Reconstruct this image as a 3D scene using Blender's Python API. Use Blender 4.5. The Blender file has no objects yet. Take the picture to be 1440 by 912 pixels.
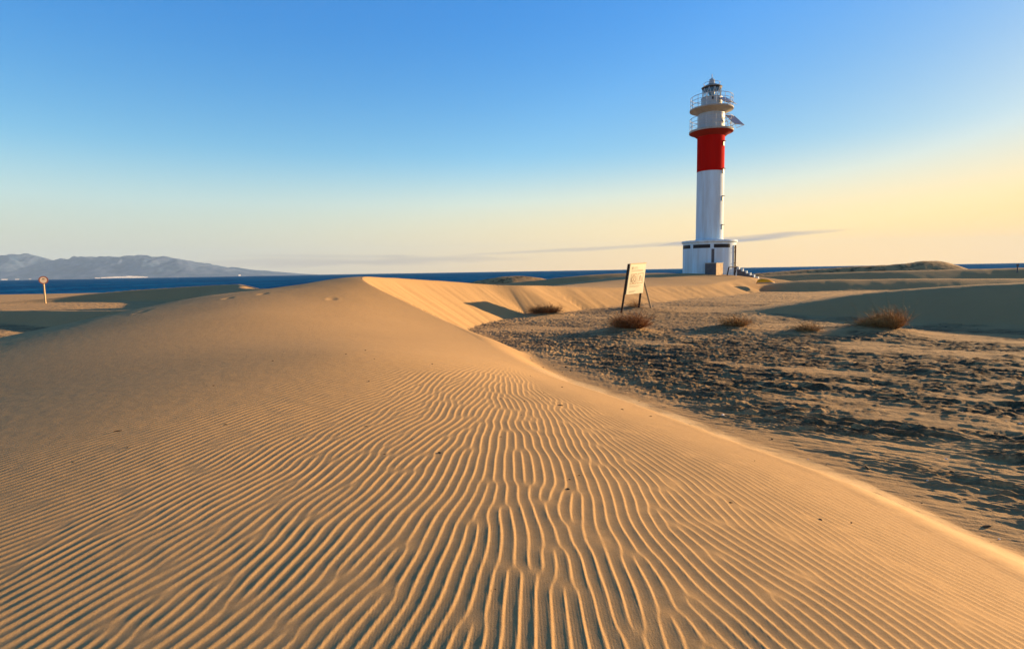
import bpy, bmesh, math, random
import numpy as np
from mathutils import Vector, Matrix

random.seed(7)
rng = np.random.default_rng(11)
PI = math.pi
SC = bpy.context.scene
COL = SC.collection

# ------------------------------------------------------------------ camera
ZF = 1.5            # height of the sand flat above the sea
EYE = ZF + 2.1
FPX = 780.0         # focal length in pixels of the 1440 px wide photograph
PITCH = math.radians(5.46)
ROLL = math.radians(0.96)
fw = Vector((0, math.cos(PITCH), -math.sin(PITCH)))
u0 = Vector((0, math.sin(PITCH), math.cos(PITCH)))
r0 = Vector((1, 0, 0))
rt = r0 * math.cos(ROLL) - u0 * math.sin(ROLL)
up = r0 * math.sin(ROLL) + u0 * math.cos(ROLL)
cam_d = bpy.data.cameras.new('camera')
cam = bpy.data.objects.new('camera', cam_d)
COL.objects.link(cam)
cam_d.sensor_width = 36.0
cam_d.lens = 36.0 * FPX / 1440.0
cam_d.clip_start = 0.05
cam_d.clip_end = 60000
M = Matrix(((rt.x, up.x, -fw.x, 0), (rt.y, up.y, -fw.y, 0), (rt.z, up.z, -fw.z, EYE), (0, 0, 0, 1)))
cam.matrix_world = M
SC.camera = cam
CAMP = Vector((0, 0, EYE))


def at(px, py, Y):
    """world point seen at photo pixel (px,py) at world depth Y"""
    d = fw + rt * ((px - 720) / FPX) + up * (-(py - 456) / FPX)
    return CAMP + d * (Y / d.y)


# ------------------------------------------------------------------ helpers
def tag(o, label=None, cat=None, group=None, kind=None):
    if label: o['label'] = label
    if cat: o['category'] = cat
    if group: o['group'] = group
    if kind: o['kind'] = kind
    return o


def empty(name, loc, label, cat, group=None, rz=0.0):
    o = bpy.data.objects.new(name, None)
    COL.objects.link(o)
    o.location = loc
    o.rotation_euler = (0, 0, rz)
    o.empty_display_size = 0.2
    return tag(o, label, cat, group)


def obj(name, bm, m, parent=None, smooth=False):
    me = bpy.data.meshes.new(name)
    bmesh.ops.recalc_face_normals(bm, faces=bm.faces[:])
    if smooth:
        for f in bm.faces: f.smooth = True
    bm.to_mesh(me)
    bm.free()
    if smooth:
        me.set_sharp_from_angle(angle=math.radians(35))
    o = bpy.data.objects.new(name, me)
    COL.objects.link(o)
    if m: me.materials.append(m)
    if parent: o.parent = parent
    return o


def add_box(bm, c, s, rz=0.0, mat=None, bevel=0.0):
    """box centre c, size s, turned rz"""
    r = bmesh.ops.create_cube(bm, size=1.0)
    vs = r['verts']
    X = Matrix.Translation(c) @ Matrix.Rotation(rz, 4, 'Z') @ Matrix.Diagonal((s[0], s[1], s[2], 1))
    if mat is not None: X = mat @ X
    bmesh.ops.transform(bm, matrix=X, verts=vs)
    if bevel > 0:
        es = list({e for v in vs for e in v.link_edges})
        bmesh.ops.bevel(bm, geom=es, offset=bevel, segments=2, affect='EDGES', profile=0.6)


def add_tube(bm, pts, r, seg=8, closed=False):
    pts = [Vector(p) for p in pts]
    n = len(pts)
    rs = r if isinstance(r, (list, tuple)) else [r] * n
    rings = []
    for i, p in enumerate(pts):
        if closed:
            t = pts[(i + 1) % n] - pts[i - 1]
        else:
            t = pts[min(i + 1, n - 1)] - pts[max(i - 1, 0)]
        t.normalize()
        a = Vector((0, 0, 1)) if abs(t.z) < 0.9 else Vector((1, 0, 0))
        b = t.cross(a).normalized()
        c = b.cross(t)
        rings.append([bm.verts.new(p + (b * math.cos(2 * PI * k / seg) + c * math.sin(2 * PI * k / seg)) * rs[i]) for k in range(seg)])
    m = n if closed else n - 1
    for i in range(m):
        A, B = rings[i], rings[(i + 1) % n]
        for k in range(seg):
            bm.faces.new((A[k], A[(k + 1) % seg], B[(k + 1) % seg], B[k]))
    if not closed:
        bm.faces.new(rings[0][::-1])
        bm.faces.new(rings[-1])


def add_lathe(bm, prof, seg=64, c=(0, 0)):
    """closed lathe from list of (r,z)"""
    rings = []
    for r, z in prof:
        if r < 1e-5:
            rings.append([bm.verts.new((c[0], c[1], z))])
        else:
            rings.append([bm.verts.new((c[0] + r * math.cos(2 * PI * k / seg), c[1] + r * math.sin(2 * PI * k / seg), z)) for k in range(seg)])
    for A, B in zip(rings, rings[1:]):
        for k in range(seg):
            k2 = (k + 1) % seg
            if len(A) == 1 and len(B) == 1: continue
            if len(A) == 1: bm.faces.new((A[0], B[k2], B[k]))
            elif len(B) == 1: bm.faces.new((A[k], A[k2], B[0]))
            else: bm.faces.new((A[k], A[k2], B[k2], B[k]))


# ------------------------------------------------------------------ materials
def mat(name, col, rough=0.7, metal=0.0, bump=0.0, bscale=20.0, var=0.0, vscale=3.0, spec=0.3, stain=None, streak=False):
    m = bpy.data.materials.new(name)
    m.use_nodes = True
    nt = m.node_tree
    b = nt.nodes['Principled BSDF']
    b.inputs['Roughness'].default_value = rough
    b.inputs['Metallic'].default_value = metal
    b.inputs['Specular IOR Level'].default_value = spec
    b.inputs['Base Color'].default_value = (*col, 1)
    tc = nt.nodes.new('ShaderNodeTexCoord')
    last = None
    if var > 0:
        n = nt.nodes.new('ShaderNodeTexNoise')
        n.inputs['Scale'].default_value = vscale
        n.inputs['Detail'].default_value = 6
        n.inputs['Roughness'].default_value = 0.65
        if streak:
            mp = nt.nodes.new('ShaderNodeMapping'); mp.inputs['Scale'].default_value = (1.6, 1.6, .16)
            nt.links.new(tc.outputs['Object'], mp.inputs['Vector']); nt.links.new(mp.outputs['Vector'], n.inputs['Vector'])
        else:
            nt.links.new(tc.outputs['Object'], n.inputs['Vector'])
        mx = nt.nodes.new('ShaderNodeMix'); mx.data_type = 'RGBA'
        mr = nt.nodes.new('ShaderNodeMapRange')
        mr.inputs['From Min'].default_value = 0.35; mr.inputs['From Max'].default_value = 0.7
        nt.links.new(n.outputs['Fac'], mr.inputs['Value'])
        nt.links.new(mr.outputs['Result'], mx.inputs['Factor'])
        mx.inputs['A'].default_value = (*col, 1)
        sc = stain if stain else tuple(c * (1 - var) for c in col)
        mx.inputs['B'].default_value = (*sc, 1)
        nt.links.new(mx.outputs['Result'], b.inputs['Base Color'])
    if bump > 0:
        n2 = nt.nodes.new('ShaderNodeTexNoise')
        n2.inputs['Scale'].default_value = bscale
        n2.inputs['Detail'].default_value = 4
        nt.links.new(tc.outputs['Object'], n2.inputs['Vector'])
        bp = nt.nodes.new('ShaderNodeBump')
        bp.inputs['Strength'].default_value = bump
        bp.inputs['Distance'].default_value = 0.02
        nt.links.new(n2.outputs['Fac'], bp.inputs['Height'])
        nt.links.new(bp.outputs['Normal'], b.inputs['Normal'])
    return m


SAND = (0.53, 0.330, 0.140)


def sand_material(name, kind):
    m = bpy.data.materials.new(name)
    m.use_nodes = True
    nt = m.node_tree; N = nt.nodes.new; L = nt.links.new
    b = nt.nodes['Principled BSDF']
    b.inputs['Roughness'].default_value = 0.95
    b.inputs['Specular IOR Level'].default_value = 0.12
    tc = N('ShaderNodeTexCoord')

    def noise(scale, detail=4, rough=0.55, vec=None, dist=0.0):
        n = N('ShaderNodeTexNoise')
        n.inputs['Scale'].default_value = scale
        n.inputs['Detail'].default_value = detail
        n.inputs['Roughness'].default_value = rough
        n.inputs['Distortion'].default_value = dist
        L(vec if vec else tc.outputs['Object'], n.inputs['Vector'])
        return n.outputs['Fac']

    def mix(f, a, c):
        x = N('ShaderNodeMix'); x.data_type = 'RGBA'
        L(f, x.inputs['Factor'])
        for k, v in (('A', a), ('B', c)):
            if isinstance(v, tuple): x.inputs[k].default_value = (*v, 1)
            else: L(v, x.inputs[k])
        return x.outputs['Result']

    def rng_(v, a, c, lo=0.0, hi=1.0):
        r = N('ShaderNodeMapRange')
        r.inputs['From Min'].default_value = a; r.inputs['From Max'].default_value = c
        r.inputs['To Min'].default_value = lo; r.inputs['To Max'].default_value = hi
        L(v, r.inputs['Value'])
        return r.outputs['Result']

    def mul(a, c):
        x = N('ShaderNodeMath'); x.operation = 'MULTIPLY'
        L(a, x.inputs[0])
        if isinstance(c, float): x.inputs[1].default_value = c
        else: L(c, x.inputs[1])
        return x.outputs[0]

    grain = rng_(noise(190, 3, 0.75), 0.3, 0.7)
    grain2 = rng_(noise(38, 4, 0.75), 0.35, 0.65)
    big = rng_(noise(0.35, 4), 0.35, 0.65)
    base = mix(big, SAND, tuple(c * 0.9 for c in SAND))
    base = mix(mul(grain, 0.45), base, (0.20, 0.13, 0.06))
    base = mix(mul(grain2, 0.18), base, (0.66, 0.48, 0.26))
    if kind != 'dune':
        at_ = N('ShaderNodeAttribute'); at_.attribute_name = 'crust'
        crust = at_.outputs['Fac']
        mp = N('ShaderNodeMapping'); mp.inputs['Scale'].default_value = (0.55, 1.7, 1)
        L(tc.outputs['Object'], mp.inputs['Vector'])
        p1 = rng_(noise(2.6, 7, 0.74, mp.outputs['Vector'], 0.5), 0.38, 0.52)
        p2 = rng_(noise(11, 4, 0.65, mp.outputs['Vector']), 0.40, 0.60)
        dark = mix(p2, (0.036, 0.030, 0.018), (0.12, 0.085, 0.046))
        base = mix(mul(p1, crust), base, dark)
        spk = rng_(noise(60, 2, 0.5), 0.70, 0.74)
        base = mix(mul(spk, 0.6), base, (0.55, 0.5, 0.42))
    if kind == 'far':
        v = rng_(noise(1.1, 6, 0.7), 0.48, 0.60)
        at2 = N('ShaderNodeAttribute'); at2.attribute_name = 'veg'
        base = mix(mul(mul(v, at2.outputs['Fac']), 0.85), base, (0.060, 0.048, 0.024))
    if kind == 'beach':
        g = N('ShaderNodeNewGeometry'); s = N('ShaderNodeSeparateXYZ')
        L(g.outputs['Position'], s.inputs[0])
        wet = rng_(s.outputs['Z'], 0.45, 0.15)
        base = mix(wet, base, (0.05, 0.038, 0.025))
    L(base, b.inputs['Base Color'])
    bp = N('ShaderNodeBump')
    bp.inputs['Strength'].default_value = 0.55 if kind == 'dune' else 0.8
    bp.inputs['Distance'].default_value = 0.004 if kind == 'dune' else 0.012
    L(noise(140 if kind == 'dune' else 45, 4, 0.7), bp.inputs['Height'])
    L(bp.outputs['Normal'], b.inputs['Normal'])
    return m


M_DUNE = sand_material('dune_sand', 'dune')
M_FLAT = sand_material('crusted_sand', 'flat')
M_FAR = sand_material('far_sand', 'far')
M_BEACH = sand_material('beach_sand', 'beach')
M_WHITE = mat('white_paint', (0.66, 0.83, 0.93), 0.85, spec=0.1, streak=True, stain=(0.53, 0.60, 0.62), bump=0.25, bscale=6, var=0.12, vscale=1.2)
M_RED = mat('red_paint', (0.54, 0.010, 0.006), 0.9, spec=0.04, streak=True, bump=0.2, bscale=6, var=0.22, vscale=1.4)
M_GREYP = mat('grey_white_panel', (0.46, 0.53, 0.56), 0.5, bump=0.15, bscale=4, var=0.2, vscale=2)
M_CONC = mat('gallery_concrete', (0.46, 0.45, 0.41), 0.85, bump=0.4, bscale=9, var=0.3, vscale=2.2)
M_REDU = mat('red_soffit', (0.27, 0.02, 0.012), 0.8, var=0.25, vscale=2)
M_DARK = mat('dark_opening', (0.025, 0.02, 0.02), 0.5, var=0.3, vscale=3)
M_RAIL = mat('galvanised_rail', (0.55, 0.56, 0.56), 0.45, metal=0.4, var=0.2, vscale=9)
M_BLACK = mat('black_steel', (0.03, 0.028, 0.028), 0.5, var=0.3, vscale=8)
M_RUST = mat('rusty_pipe', (0.16, 0.07, 0.03), 0.85, var=0.4, vscale=6)
M_ROOF = mat('lantern_roof_metal', (0.30, 0.34, 0.34), 0.4, metal=0.3, var=0.25, vscale=4)
M_SOLAR = mat('solar_cells', (0.16, 0.15, 0.18), 0.25, spec=0.5, var=0.2, vscale=5)
M_SBACK = mat('solar_back', (0.40, 0.38, 0.38), 0.6, var=0.2, vscale=5)
M_PORCH = mat('porch_render', (0.62, 0.46, 0.27), 0.85, bump=0.4, bscale=8, var=0.35, vscale=3)
M_SLATE = mat('shuttered_grey', (0.13, 0.125, 0.13), 0.8, var=0.3, vscale=5)
M_YEL = mat('yellow_hull', (0.95, 0.40, 0.005), 0.45, var=0.12, vscale=3)
M_BOARD = mat('cream_board', (0.33, 0.315, 0.215), 0.6, var=0.10, vscale=2.5)
M_PRINT = mat('faded_brown_print', (0.19, 0.10, 0.045), 0.7)
M_PRINTG = mat('faded_grey_print', (0.15, 0.13, 0.09), 0.7)
M_TIMBER = mat('dark_timber', (0.055, 0.030, 0.016), 0.8, bump=0.4, bscale=25, var=0.4, vscale=9)
M_PALEW = mat('pale_post_timber', (0.50, 0.36, 0.20), 0.8, bump=0.3, bscale=25, var=0.3, vscale=9)
M_SIGNW = mat('sign_white', (0.42, 0.38, 0.33), 0.5, var=0.08, vscale=4)
M_SIGNR = mat('sign_red', (0.17, 0.05, 0.03), 0.5, var=0.2, vscale=5)
M_SIGNB = mat('sign_black', (0.03, 0.025, 0.02), 0.5)
M_SIGNO = mat('sign_orange', (0.30, 0.13, 0.03), 0.5)
M_SHELL = mat('shell_white', (0.70, 0.66, 0.58), 0.6)
M_CLOD = mat('dark_debris', (0.07, 0.05, 0.03), 0.9, var=0.3, vscale=20)


def glass_mat():
    m = bpy.data.materials.new('lantern_glass')
    m.use_nodes = True
    nt = m.node_tree
    nt.nodes.remove(nt.nodes['Principled BSDF'])
    out = nt.nodes['Material Output']
    t = nt.nodes.new('ShaderNodeBsdfTransparent'); t.inputs['Color'].default_value = (0.93, 0.96, 0.97, 1)
    g = nt.nodes.new('ShaderNodeBsdfGlossy'); g.inputs['Roughness'].default_value = 0.03
    mx = nt.nodes.new('ShaderNodeMixShader'); mx.inputs[0].default_value = 0.13
    nt.links.new(t.outputs[0], mx.inputs[1]); nt.links.new(g.outputs[0], mx.inputs[2])
    nt.links.new(mx.outputs[0], out.inputs['Surface'])
    return m


M_GLASS = glass_mat()


def twig_mat(name, c1, c2):
    m = bpy.data.materials.new(name)
    m.use_nodes = True
    nt = m.node_tree
    b = nt.nodes['Principled BSDF']; b.inputs['Roughness'].default_value = 0.8
    b.inputs['Specular IOR Level'].default_value = 0.1
    a = nt.nodes.new('ShaderNodeAttribute'); a.attribute_name = 'tone'
    mx = nt.nodes.new('ShaderNodeMix'); mx.data_type = 'RGBA'
    mx.inputs['A'].default_value = (*c1, 1); mx.inputs['B'].default_value = (*c2, 1)
    nt.links.new(a.outputs['Fac'], mx.inputs['Factor'])
    nt.links.new(mx.outputs['Result'], b.inputs['Base Color'])
    return m


M_TWIG = twig_mat('dry_twigs', (0.17, 0.085, 0.03), (0.62, 0.38, 0.14))
M_TWIGR = twig_mat('reddish_twigs', (0.12, 0.05, 0.02), (0.46, 0.21, 0.07))

# ------------------------------------------------------------------ numeric noise
LAT = rng.random((8, 256, 256)).astype(np.float32)


def vnoise(x, y, s=0):
    T = LAT[s % 8]
    xi = np.floor(x).astype(np.int64); yi = np.floor(y).astype(np.int64)
    fx = x - xi; fy = y - yi
    fx = fx * fx * fx * (fx * (fx * 6 - 15) + 10); fy = fy * fy * fy * (fy * (fy * 6 - 15) + 10)
    xi &= 255; yi &= 255; x1 = (xi + 1) & 255; y1 = (yi + 1) & 255
    return (T[xi, yi] * (1 - fx) + T[x1, yi] * fx) * (1 - fy) + (T[xi, y1] * (1 - fx) + T[x1, y1] * fx) * fy - 0.5


def fbm(x, y, o=4, s=0, g=0.5):
    v = 0; a = 1.0
    for i in range(o):
        v = v + a * vnoise(x + 17.3 * i, y - 9.1 * i, s + i)
        c, sn = 1.6, 1.2
        x, y = c * x + sn * y, -sn * x + c * y
        a *= g
    return v


def sstep(a, b, x):
    t = np.clip((x - a) / (b - a), 0, 1)
    return t * t * (3 - 2 * t)


def smax(a, b, k):
    h = np.clip(0.5 + 0.5 * (a - b) / k, 0, 1)
    return b + (a - b) * h + k * h * (1 - h)


def catmull(P, n=6):
    P = np.array(P, float)
    Q = np.vstack([2 * P[0] - P[1], P, 2 * P[-1] - P[-2]])
    out = []
    for i in range(1, len(Q) - 2):
        for t in np.linspace(0, 1, n, endpoint=False):
            p0, p1, p2, p3 = Q[i - 1], Q[i], Q[i + 1], Q[i + 2]
            out.append(0.5 * ((2 * p1) + (p2 - p0) * t + (2 * p0 - 5 * p1 + 4 * p2 - p3) * t * t + (3 * p1 - p0 - 3 * p2 + p3) * t ** 3))
    out.append(P[-1])
    return np.array(out)


def polydist(x, y, P):
    """distance, signed side in -1..1 (+ = right of travel), interpolated third column, along-length"""
    best = np.full(x.shape, 1e9); side = np.zeros(x.shape); hh = np.zeros(x.shape); ss = np.zeros(x.shape)
    acc = 0.0
    for a, b in zip(P[:-1], P[1:]):
        dx, dy = b[0] - a[0], b[1] - a[1]
        L = math.hypot(dx, dy) + 1e-9
        t = np.clip(((x - a[0]) * dx + (y - a[1]) * dy) / (L * L), 0, 1)
        ex = x - (a[0] + t * dx); ey = y - (a[1] + t * dy)
        d = np.sqrt(ex * ex + ey * ey)
        m = d < best
        best = np.where(m, d, best)
        sd = (ex * dy - ey * dx) / (L * np.maximum(d, 1e-6))
        side = np.where(m, sd, side)
        hh = np.where(m, a[2] + t * (b[2] - a[2]), hh)
        ss = np.where(m, acc + t * L, ss)
        acc += L
    return best, side, hh, ss


# ------------------------------------------------------------------ terrain
BR = catmull([(4.3, -14, .2), (3.9, -5, .22), (3.5, 0, .26), (2.96, 3.15, .27), (2.66, 4.7, .29), (2.13, 5.8, .31), (1.33, 7.85, .31), (.38, 9.9, .33),
              (-1.15, 14.2, .55), (-2.9, 16.6, 1.1), (-5.0, 18.6, 1.94), (-4.7, 21.6, 1.93), (-3.4, 25, 1.75), (-1.2, 28.2, 1.47), (0.6, 29.3, 1.34),
              (1.7, 31.2, 1.28), (3.7, 33.0, 1.12), (7.0, 36.0, .93), (11, 40.5, .87), (15.4, 44, .80), (19.0, 48.5, .98), (22.5, 52, 1.16), (25.2, 54.5, .6), (28, 60, -.3)], 7)
WCTRL = [(0, -8, -.1), (-8, -8, -.3), (0, 0, .50), (0, 1.9, .71), (-2, 2, .66), (-5, 2, .41), (-10, 1, -.15), (1.5, 2, .64), (2.15, 3.0, .47), (1.85, 4.4, .49), (.85, 6.9, .51), (-.15, 9.2, .54), (-15, 2, -.3),
         (-1, 6.2, .79), (-2.3, 7.6, 1.0), (-3.9, 9, 1.0), (-6, 12.5, 1.23), (-9.2, 10, .80), (-13.8, 8, -.05), (-7.7, 19.5, 1.72), (-10.5, 19, 1.42), (-12.4, 17, .98), (-17, 15, 0.0), (-11.6, 22, 1.22), (-16.5, 20, .25),
         (-7, 6, .58), (-2.6, 13.5, .82), (-20, 18, -.2), (-10, 26, .9), (-8, 30, .75), (-20, 10, -.3), (-22, 0, -.3), (-22, 30, -.5), (-12, 38, .1),
         (-4, 34, 1.05), (0, 40, .9), (6, 45, .95), (11, 52, 1.42), (17, 57, 1.60), (22, 58, 1.3), (0, 60, -.2), (10, 72, -.4), (20, 75, -.4), (30, 70, -.5), (-25, 45, -.6), (-15, 60, -.6), (-30, 20, -.6)]


def tps_fit(P):
    P = np.array(P, float)
    n = len(P)
    d = np.hypot(P[:, None, 0] - P[None, :, 0], P[:, None, 1] - P[None, :, 1])
    K = np.where(d > 0, d * d * np.log(np.maximum(d, 1e-9)), 0) + np.eye(n) * 0.04
    A = np.zeros((n + 3, n + 3))
    A[:n, :n] = K; A[:n, n] = 1; A[:n, n + 1:] = P[:, :2]; A[n, :n] = 1; A[n + 1:, :n] = P[:, :2].T
    w = np.linalg.solve(A, np.concatenate([P[:, 2], np.zeros(3)]))
    return P, w


TP, TW = tps_fit(WCTRL + [tuple(p) for p in BR[::3]])


def tps(x, y):
    v = TW[-3] + TW[-2] * x + TW[-1] * y
    for p, w in zip(TP, TW):
        d2 = (x - p[0]) ** 2 + (y - p[1]) ** 2
        v = v + w * 0.5 * d2 * np.log(np.maximum(d2, 1e-12))
    return v


# free-standing dunes: crest polyline (x,y,h), slope right of travel, slope left of travel, rounding
DUNES = [
    # right: big shaded dune and the ones behind it
    (catmull([(8.5, 26.2, -.15), (11.9, 25.6, .26), (16.3, 24.2, .98), (19.6, 21.2, 1.34), (25, 16, 1.8), (32, 8, 2.0), (38, -2, 1.2)], 6), .38, .10, 1.1, 'far'),
    (catmull([(19.5, 48.5, -.25), (22.5, 49.5, .45), (26, 49.6, .84), (31, 49, .90), (38, 48, .84), (47, 47, .75), (60, 44, .9), (75, 40, .4)], 5), .40, .10, 0.8, 'far'),
    (catmull([(31, 74, .8), (38, 73, 1.15), (48, 71, 1.35), (58, 70, 1.42), (70, 68, 1.5), (90, 64, 1.0)], 5), .36, .10, 0.5, 'far'),
    (catmull([(30, 88, .6), (38, 90, 1.0), (48, 91, 1.55), (56, 90, 1.95), (62, 89, 2.2), (66, 89.5, 2.6), (69.5, 90, 2.5), (74, 91, 1.2), (78, 92, .2)], 5), .34, .34, 0.7, 'veg'),
    # low dark dunes in front of the sea, centre
    (catmull([(-7, 72, .4), (-3, 70, 1.2), (0, 70, 1.5), (2.5, 70, 1.35), (5, 70, .9), (8, 70, .2)], 5), .40, .2, 0.5, 'veg'),
    (catmull([(-2, 66, .6), (3, 64, 1.05), (7, 63, 1.42), (11.6, 63, 1.66), (16, 63, 1.64), (21, 63, 1.45), (27, 63, 1.1), (33, 63, .3)], 5), .38, .10, 0.5, 'far'),
    # left: ridges running back from the crest, their near-left flanks in shade
    (catmull([(-7, 21, 1.62), (-11.5, 26, 1.50), (-16, 33, 1.40), (-20, 41, 1.45), (-23.5, 45.5, 1.42), (-28, 47.5, 1.24), (-34, 48.5, .98), (-39, 48, .55), (-44, 46, .10)], 7), .32, .50, 0.3, 'far'),
    (catmull([(-12.5, 22, .80), (-17, 24, .70), (-21, 25.8, .64), (-26, 28, .55), (-33, 31, .42), (-40, 33, .1)], 6), .09, .52, 0.25, 'far'),
]
MOUNDS = [(3.9, 18.4, .16, .9), (7.35, 18.6, .13, .8), (8.85, 16.9, .09, .6), (11.2, 17.2, .18, 1.2), (1.65, 26.2, .12, .9), (6.4, 29.2, .12, .8)]


def base_height(x, y):
    yn = vnoise(x * 0.03, y * 0.03, 2) * 14
    shore = 112 + yn - 0.12 * np.minimum(x, 0)
    s = shore - y                      # metres of land before the water line
    s = np.minimum(s, y + 150)
    s = np.minimum(s, 190 - np.abs(x))
    land = np.interp(s, [-70, -25, 0, 4, 14, 40, 60], [-4.0, -2.9, -1.5, -1.02, -.75, -.25, 0.0])
    left = sstep(-14, -34, x) * 0.16 * sstep(70, 50, y)
    return land + left


def height(x, y):
    """returns height above flat, and masks"""
    b = base_height(x, y)
    wob = sstep(13, 10, y) * sstep(0, 2, y)
    d, side, hb, s = polydist(x + wob * (.09 * vnoise(x * 1.1, y * 1.1, 4) + .05 * vnoise(x * 3.3, y * 3.3, 1)), y, BR)
    W = tps(x, y)
    # lee side: slip face, rounded brink in the foreground
    near = sstep(17, 12, y)
    ang = 0.60 - 0.14 * near - 0.24 * sstep(24, 36, y) + 0.10 * sstep(40, 50, y)
    rnd = 0.03 + 0.55 * near
    drop = ang * (np.sqrt(d * d + rnd * rnd) - rnd)
    lee = hb + (np.minimum(W, hb + .1) - hb) * sstep(14, 12.5, y) - drop
    # little avalanche tongues down the slip face
    lee = lee + (1 - near) * sstep(0.1, 0.8, d) * (0.06 * vnoise(s * 2.3, d * 0.35, 3) + 0.025 * vnoise(s * 6, d * .6, 2) + 0.05 * vnoise(s * .7 + 5, d * .25, 5))
    gul = sstep(38, 42, y) * sstep(0.2, 1.2, d)
    lee = lee - gul * 0.14 * np.clip(vnoise(s * 0.75, d * .2, 1) * 2.2, -.3, 1)
    right = side > 0
    wb = W + (0.028 * fbm(x * .5, y * .5, 3, 4)) * sstep(12, 20, np.hypot(x, y))
    main = np.where(right, lee, wb)
    # floor
    fl = b + 0.05 * fbm(x * .25, y * .25, 3, 1)
    for mx, my, mh, mr in MOUNDS:
        rr = ((x - mx) / mr) ** 2 + ((y - my) / mr) ** 2
        rr2 = ((x - mx + mr * .7) / (mr * 1.5)) ** 2 + ((y - my - .2) / (mr * .8)) ** 2
        fl = fl + mh * np.exp(-rr) + mh * .4 * np.exp(-rr2)
    h = smax(main, fl, 0.03 + 0.10 * near)
    isdune = main > fl + 0.005
    far = np.zeros(x.shape, bool); veg = np.zeros(x.shape)
    for P, s1, s2, rd, kind in DUNES:
        dd, sd, hc, _ = polydist(x, y, P)
        t = 0.5 + 0.5 * sd
        t = t * t * (3 - 2 * t)
        slope = s2 + (s1 - s2) * t
        hd = hc - slope * (np.sqrt(dd * dd + rd * rd) - rd)
        hd = hd + 0.04 * fbm(x * .35, y * .35, 4, 6)
        f = hd > h
        h = smax(hd, h, 0.16)
        far |= f
        isdune &= ~f
        if kind == 'veg':
            veg = np.maximum(veg, np.where(f, 1.0, 0.0))
            h = h + np.where(f, 0.10 * np.abs(fbm(x * .5, y * .5, 3, 2)), 0)
    return h, b, d, right, isdune, far, veg


# ---- ripple field: band-passed complex noise, locally oriented, with real dislocations
def ripple_field():
    x0, x1, y0, y1, st = -10.0, 4.6, 0.6, 15.0, 0.0122
    nx = int((x1 - x0) / st); ny = int((y1 - y0) / st)
    xs = x0 + np.arange(nx) * st; ys = y0 + np.arange(ny) * st
    X, Y = np.meshgrid(xs, ys, indexing='ij')
    psi = np.arctan2(-(X - 0.0), np.maximum(10.5 - Y, 1.6))
    psi = -np.arctan2(X, np.maximum(10.5 - Y, 1.6)) + 0.30 * fbm(X * .55, Y * .45, 2, 5) + 0.36 * fbm(X * 1.8, Y * 1.5, 2, 6)
    kx = np.fft.fftfreq(nx, st) * 2 * PI; ky = np.fft.fftfreq(ny, st) * 2 * PI
    KX, KY = np.meshgrid(kx, ky, indexing='ij')
    KR = np.hypot(KX, KY); KA = np.arctan2(KY, KX)
    lam = 0.067
    k0 = 2 * PI / lam
    K = 11
    angs = np.radians(np.linspace(-42, 88, K))       # crest lean to the right of forward
    step = angs[1] - angs[0]
    filt = []; wts = []
    for a in angs:
        da = np.angle(np.exp(1j * (KA + a)))         # wavevector angle = -a
        filt.append((np.exp(-0.5 * ((KR - k0) / (0.17 * k0)) ** 2 - 0.5 * (da / math.radians(13)) ** 2)).astype(np.float32))
        wts.append(np.clip(1 - np.abs(np.clip(psi, angs[0], angs[-1]) - a) / step, 0, 1).astype(np.float32))
    z = np.exp(1j * rng.random((nx, ny)) * 2 * PI)
    for it in range(8):
        F = np.fft.fft2(z)
        z = np.zeros((nx, ny), complex)
        for f, w in zip(filt, wts):
            z += w * np.fft.ifft2(F * f)
        amp = np.abs(z)
        if it < 7:
            z = z / np.sqrt(amp * amp + (0.05 * amp.mean()) ** 2)
    amp = np.abs(z); amp = amp / np.percentile(amp, 60)
    z = z / np.maximum(np.abs(z), 1e-9) * np.clip(amp, 0, 1.15)
    return x0, y0, st, z


RX0, RY0, RST, RZ = ripple_field()


def ripple(x, y):
    u = (x - RX0) / RST; v = (y - RY0) / RST
    ok = (u > 1) & (v > 1) & (u < RZ.shape[0] - 3) & (v < RZ.shape[1] - 3)
    u = np.clip(u, 1, RZ.shape[0] - 3); v = np.clip(v, 1, RZ.shape[1] - 3)
    ui = u.astype(int); vi = v.astype(int); fu = u - ui; fv = v - vi
    z = (RZ[ui, vi] * (1 - fu) + RZ[ui + 1, vi] * fu) * (1 - fv) + (RZ[ui, vi + 1] * (1 - fu) + RZ[ui + 1, vi + 1] * fu) * fv
    ph = np.mod(np.angle(z) / (2 * PI), 1.0)
    a = np.abs(z)
    # gentle windward rise, narrow lee face
    c = 0.76
    up_ = np.clip(ph / c, 0, 1) ** 1.7
    dn = np.clip((1 - ph) / (1 - c), 0, 1)
    prof = np.where(ph < c, up_, dn * dn * (3 - 2 * dn))
    return np.where(ok, (prof - 0.4) * np.clip(a, 0, 1), 0)


def fine_field():
    n, st, lam = 1024, 0.032, 0.165
    k = np.fft.fftfreq(n, st) * 2 * PI
    KX, KY = np.meshgrid(k, k, indexing='ij')
    KR = np.hypot(KX, KY); KA = np.arctan2(KY, KX); k0 = 2 * PI / lam
    da = np.angle(np.exp(1j * (KA + math.radians(58))))
    f = np.exp(-.5 * ((KR - k0) / (.2 * k0)) ** 2 - .5 * (da / math.radians(15)) ** 2)
    z = np.exp(1j * rng.random((n, n)) * 2 * PI)
    for it in range(4):
        z = np.fft.ifft2(np.fft.fft2(z) * f)
        a = np.abs(z)
        if it < 3: z = z / np.sqrt(a * a + (.3 * a.mean()) ** 2)
    return n, st, z / np.percentile(np.abs(z), 70)


FN, FST, FZ = fine_field()


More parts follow.
